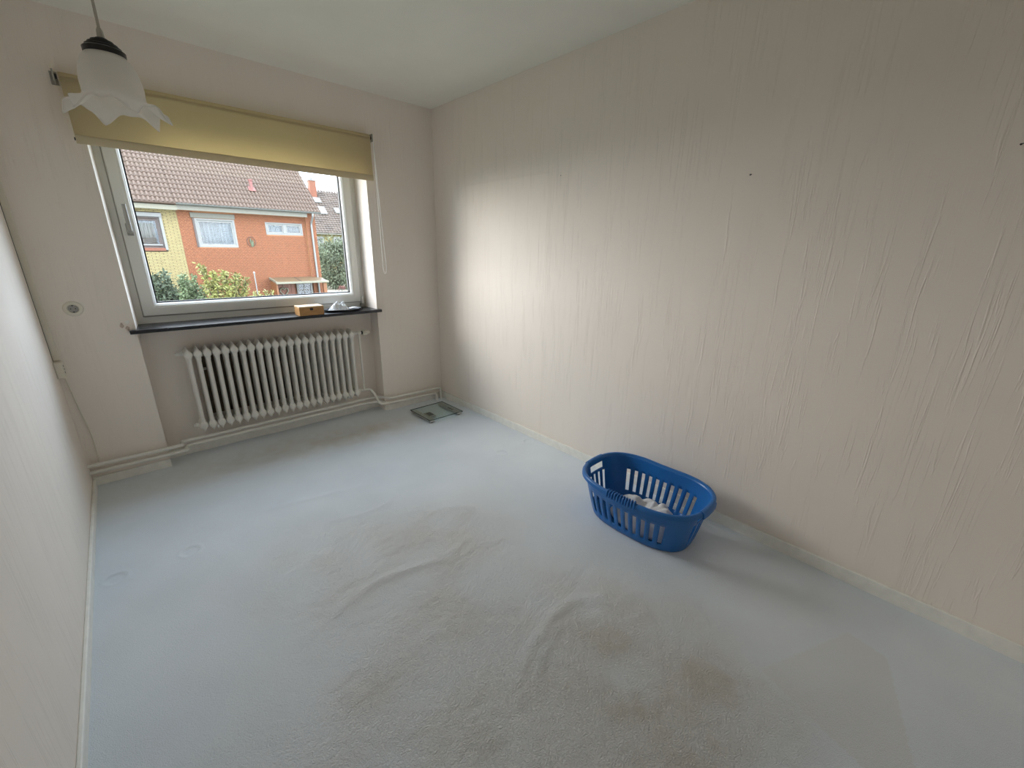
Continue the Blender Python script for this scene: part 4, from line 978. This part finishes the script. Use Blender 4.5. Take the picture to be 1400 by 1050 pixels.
# ---- planting
def leaves(pts, size, aspect=0.45, rng=None, up=0.3):
    mb = MB(); rng = rng or random
    for p in pts:
        d = Vector((rng.gauss(0, 1), rng.gauss(0, 1), rng.gauss(0, 1) + up)).normalized()
        w_ = d.cross(Vector((rng.gauss(0, 1), rng.gauss(0, 1), rng.gauss(0, 1)))).normalized()
        L = size * rng.uniform(0.6, 1.3); w_ = w_ * L * aspect; p = Vector(p)
        i = len(mb.v)
        mb.v += [tuple(p), tuple(p + d * L * 0.5 + w_ * 0.5), tuple(p + d * L), tuple(p + d * L * 0.5 - w_ * 0.5)]
        mb.f.append((i, i + 1, i + 2, i + 3))
    return mb
def bush(name, x, y, z0, h, rx, ry, nleaf, size, material, label, cat, seed, shape='round', clumps=26, low=-0.25):
    rg = random.Random(seed)
    t = thing(name, (x, y, z0), label, cat)
    pts = []
    if shape == 'cone':
        for k in range(nleaf):
            f = rg.random() ** 1.6; a = rg.uniform(0, 2 * PI); R0 = (1 - f) ** 0.8 * (0.75 + 0.35 * math.sin(a * 3 + f * 14)) * rg.uniform(0.55, 1.05)
            pts.append((x + rx * R0 * math.cos(a), y + ry * R0 * math.sin(a), z0 + 0.15 + f * (h - 0.15)))
    else:
        cs_ = []
        for k in range(clumps):
            a = rg.uniform(0, 2 * PI); e = rg.uniform(low, 1.0); rr = rg.uniform(0.35, 0.95)
            cs_.append((x + rx * rr * math.cos(a) * math.sqrt(max(0.05, 1 - e * e * 0.8)), y + ry * rr * math.sin(a) * math.sqrt(max(0.05, 1 - e * e * 0.8)), z0 + h * 0.52 + e * h * 0.42))
        for k in range(nleaf):
            c = rg.choice(cs_); s_ = 0.20 * min(rx, h / 2)
            pts.append((c[0] + rg.gauss(0, s_), c[1] + rg.gauss(0, s_), c[2] + rg.gauss(0, s_)))
        stems = MB()
        for c in cs_[::2]:
            stems.tube([(x + rg.gauss(0, 0.05), y + rg.gauss(0, 0.05), z0), ((x * 0.6 + c[0] * 0.4), (y * 0.6 + c[1] * 0.4), z0 + (c[2] - z0) * 0.55), c], [0.03 * h / 3, 0.02 * h / 3, 0.008], 6)
        part(stems, 'stems', 'bark', t, smooth=True)
    if shape == 'cone':
        part(MB().tube([(x, y, z0), (x, y, z0 + h * 0.9)], [0.06, 0.01], 8), 'trunk', 'bark', t, smooth=True)
    part(leaves(pts, size, 0.42, rg), 'foliage', material, t)
    return t
def spray(name, base, tips, nleaf, size, material, label, cat, seed, spread=0.10):
    rg = random.Random(seed); t = thing(name, base, label, cat); st = MB(); pts = []
    b = Vector(base)
    for (x, y, z) in tips:
        tip = Vector((x, y, z)); mid = b.lerp(tip, 0.55) + Vector((0, 0, 0.25 * (tip - b).length * 0.3))
        cv = [b * (1 - k) ** 2 + mid * 2 * k * (1 - k) + tip * k * k for k in [q / 8 for q in range(9)]]
        st.tube(cv, [0.022 * (1 - k / 9) + 0.004 for k in range(9)], 6)
        for q in range(nleaf // len(tips)):
            k = rg.uniform(0.3, 1.0) ** 0.7; p = b * (1 - k) ** 2 + mid * 2 * k * (1 - k) + tip * k * k
            w_ = spread * (0.35 + 1.6 * (1 - k))
            pts.append((p.x + rg.gauss(0, w_), p.y + rg.gauss(0, w_), p.z + rg.gauss(0, w_)))
    part(st, 'stems', 'bark', t, smooth=True); part(leaves(pts, size, 0.42, rg), 'foliage', material, t)
    return t
rg_ = random.Random(31)
def tipset(cx, cy, n, rx, ztop, zvar, ry=0.3):
    out = []
    for k in range(n):
        f = (k + 0.5) / n * 2 - 1
        out.append((cx + rx * f + rg_.uniform(-0.08, 0.08), cy + rg_.uniform(-ry, ry), ztop - zvar * rg_.random() - 0.25 * f * f))
    return out
spray('conifer', (1.42, 14.6, GZ), tipset(1.42, 14.6, 11, 0.40, 0.56, 0.55), 3000, 0.13, 'leaf_conifer', 'dark grey green juniper at the bottom left of the window view', 'conifer', 1, 0.10)
spray('conifer', (2.02, 13.6, GZ), tipset(2.02, 13.6, 11, 0.36, 0.60, 0.60), 2800, 0.12, 'leaf_mid', 'lighter green juniper between the dark juniper and the yellow shrub', 'conifer', 2, 0.10)
spray('yellow_shrub', (2.78, 12.4, GZ), [(2.22, 12.3, 0.86), (2.34, 12.6, 0.70), (2.50, 12.2, 0.62), (2.62, 12.5, 0.52), (2.78, 12.3, 0.66), (2.90, 12.6, 0.60), (3.05, 12.2, 0.55), (3.22, 12.5, 0.50), (3.36, 12.3, 0.40), (3.05, 12.5, 0.25), (2.45, 12.4, 0.30), (2.80, 12.1, 0.20)], 3600, 0.11, 'leaf_yellow', 'yellow green leafy shrub in front of the red brick house', 'shrub', 3, 0.085)
spray('low_shrub', (3.58, 11.2, GZ), [(3.30, 11.2, 0.05), (3.45, 11.3, 0.0), (3.60, 11.1, 0.10), (3.72, 11.2, -0.05), (3.80, 11.3, 0.05)], 900, 0.10, 'leaf_yellow', 'low yellowish shrub below the garden pole', 'shrub', 4, 0.08)
bush('olive_tree', 16.75, 40.0, GZ, 4.35, 2.35, 1.7, 12000, 0.24, 'leaf_olive', 'grey green bushy tree right of the red brick house', 'tree', 5, clumps=70, low=-1.0)
gp_ = thing('garden_pole', (3.91, 13.5, GZ), 'thin white garden pole with rounded tip among the shrubs', 'pole')
part(MB().tube([(3.88, 13.5, GZ), (3.87, 13.5, 0.50)], 0.018, 10), 'shaft', 'extwhite', gp_, smooth=True)
part(MB().lathe([(0, 0), (0.03, 0.012), (0.035, 0.035), (0.02, 0.065), (0, 0.075)], (3.87, 13.5, 0.49), 12), 'tip', 'extwhite', gp_, smooth=True)
for k, (x, y) in enumerate(((15.6, 36.5), (17.0, 36.0))):
    bush('flower_bush', x, y, GZ, 0.55, 0.4, 0.4, 350, 0.10, 'redpipe' if k == 0 else 'leaf_yellow', ('small reddish bush on the pale paving under the tree', 'small yellow bush on the pale paving under the tree')[k], 'bush', 20 + k, clumps=9)
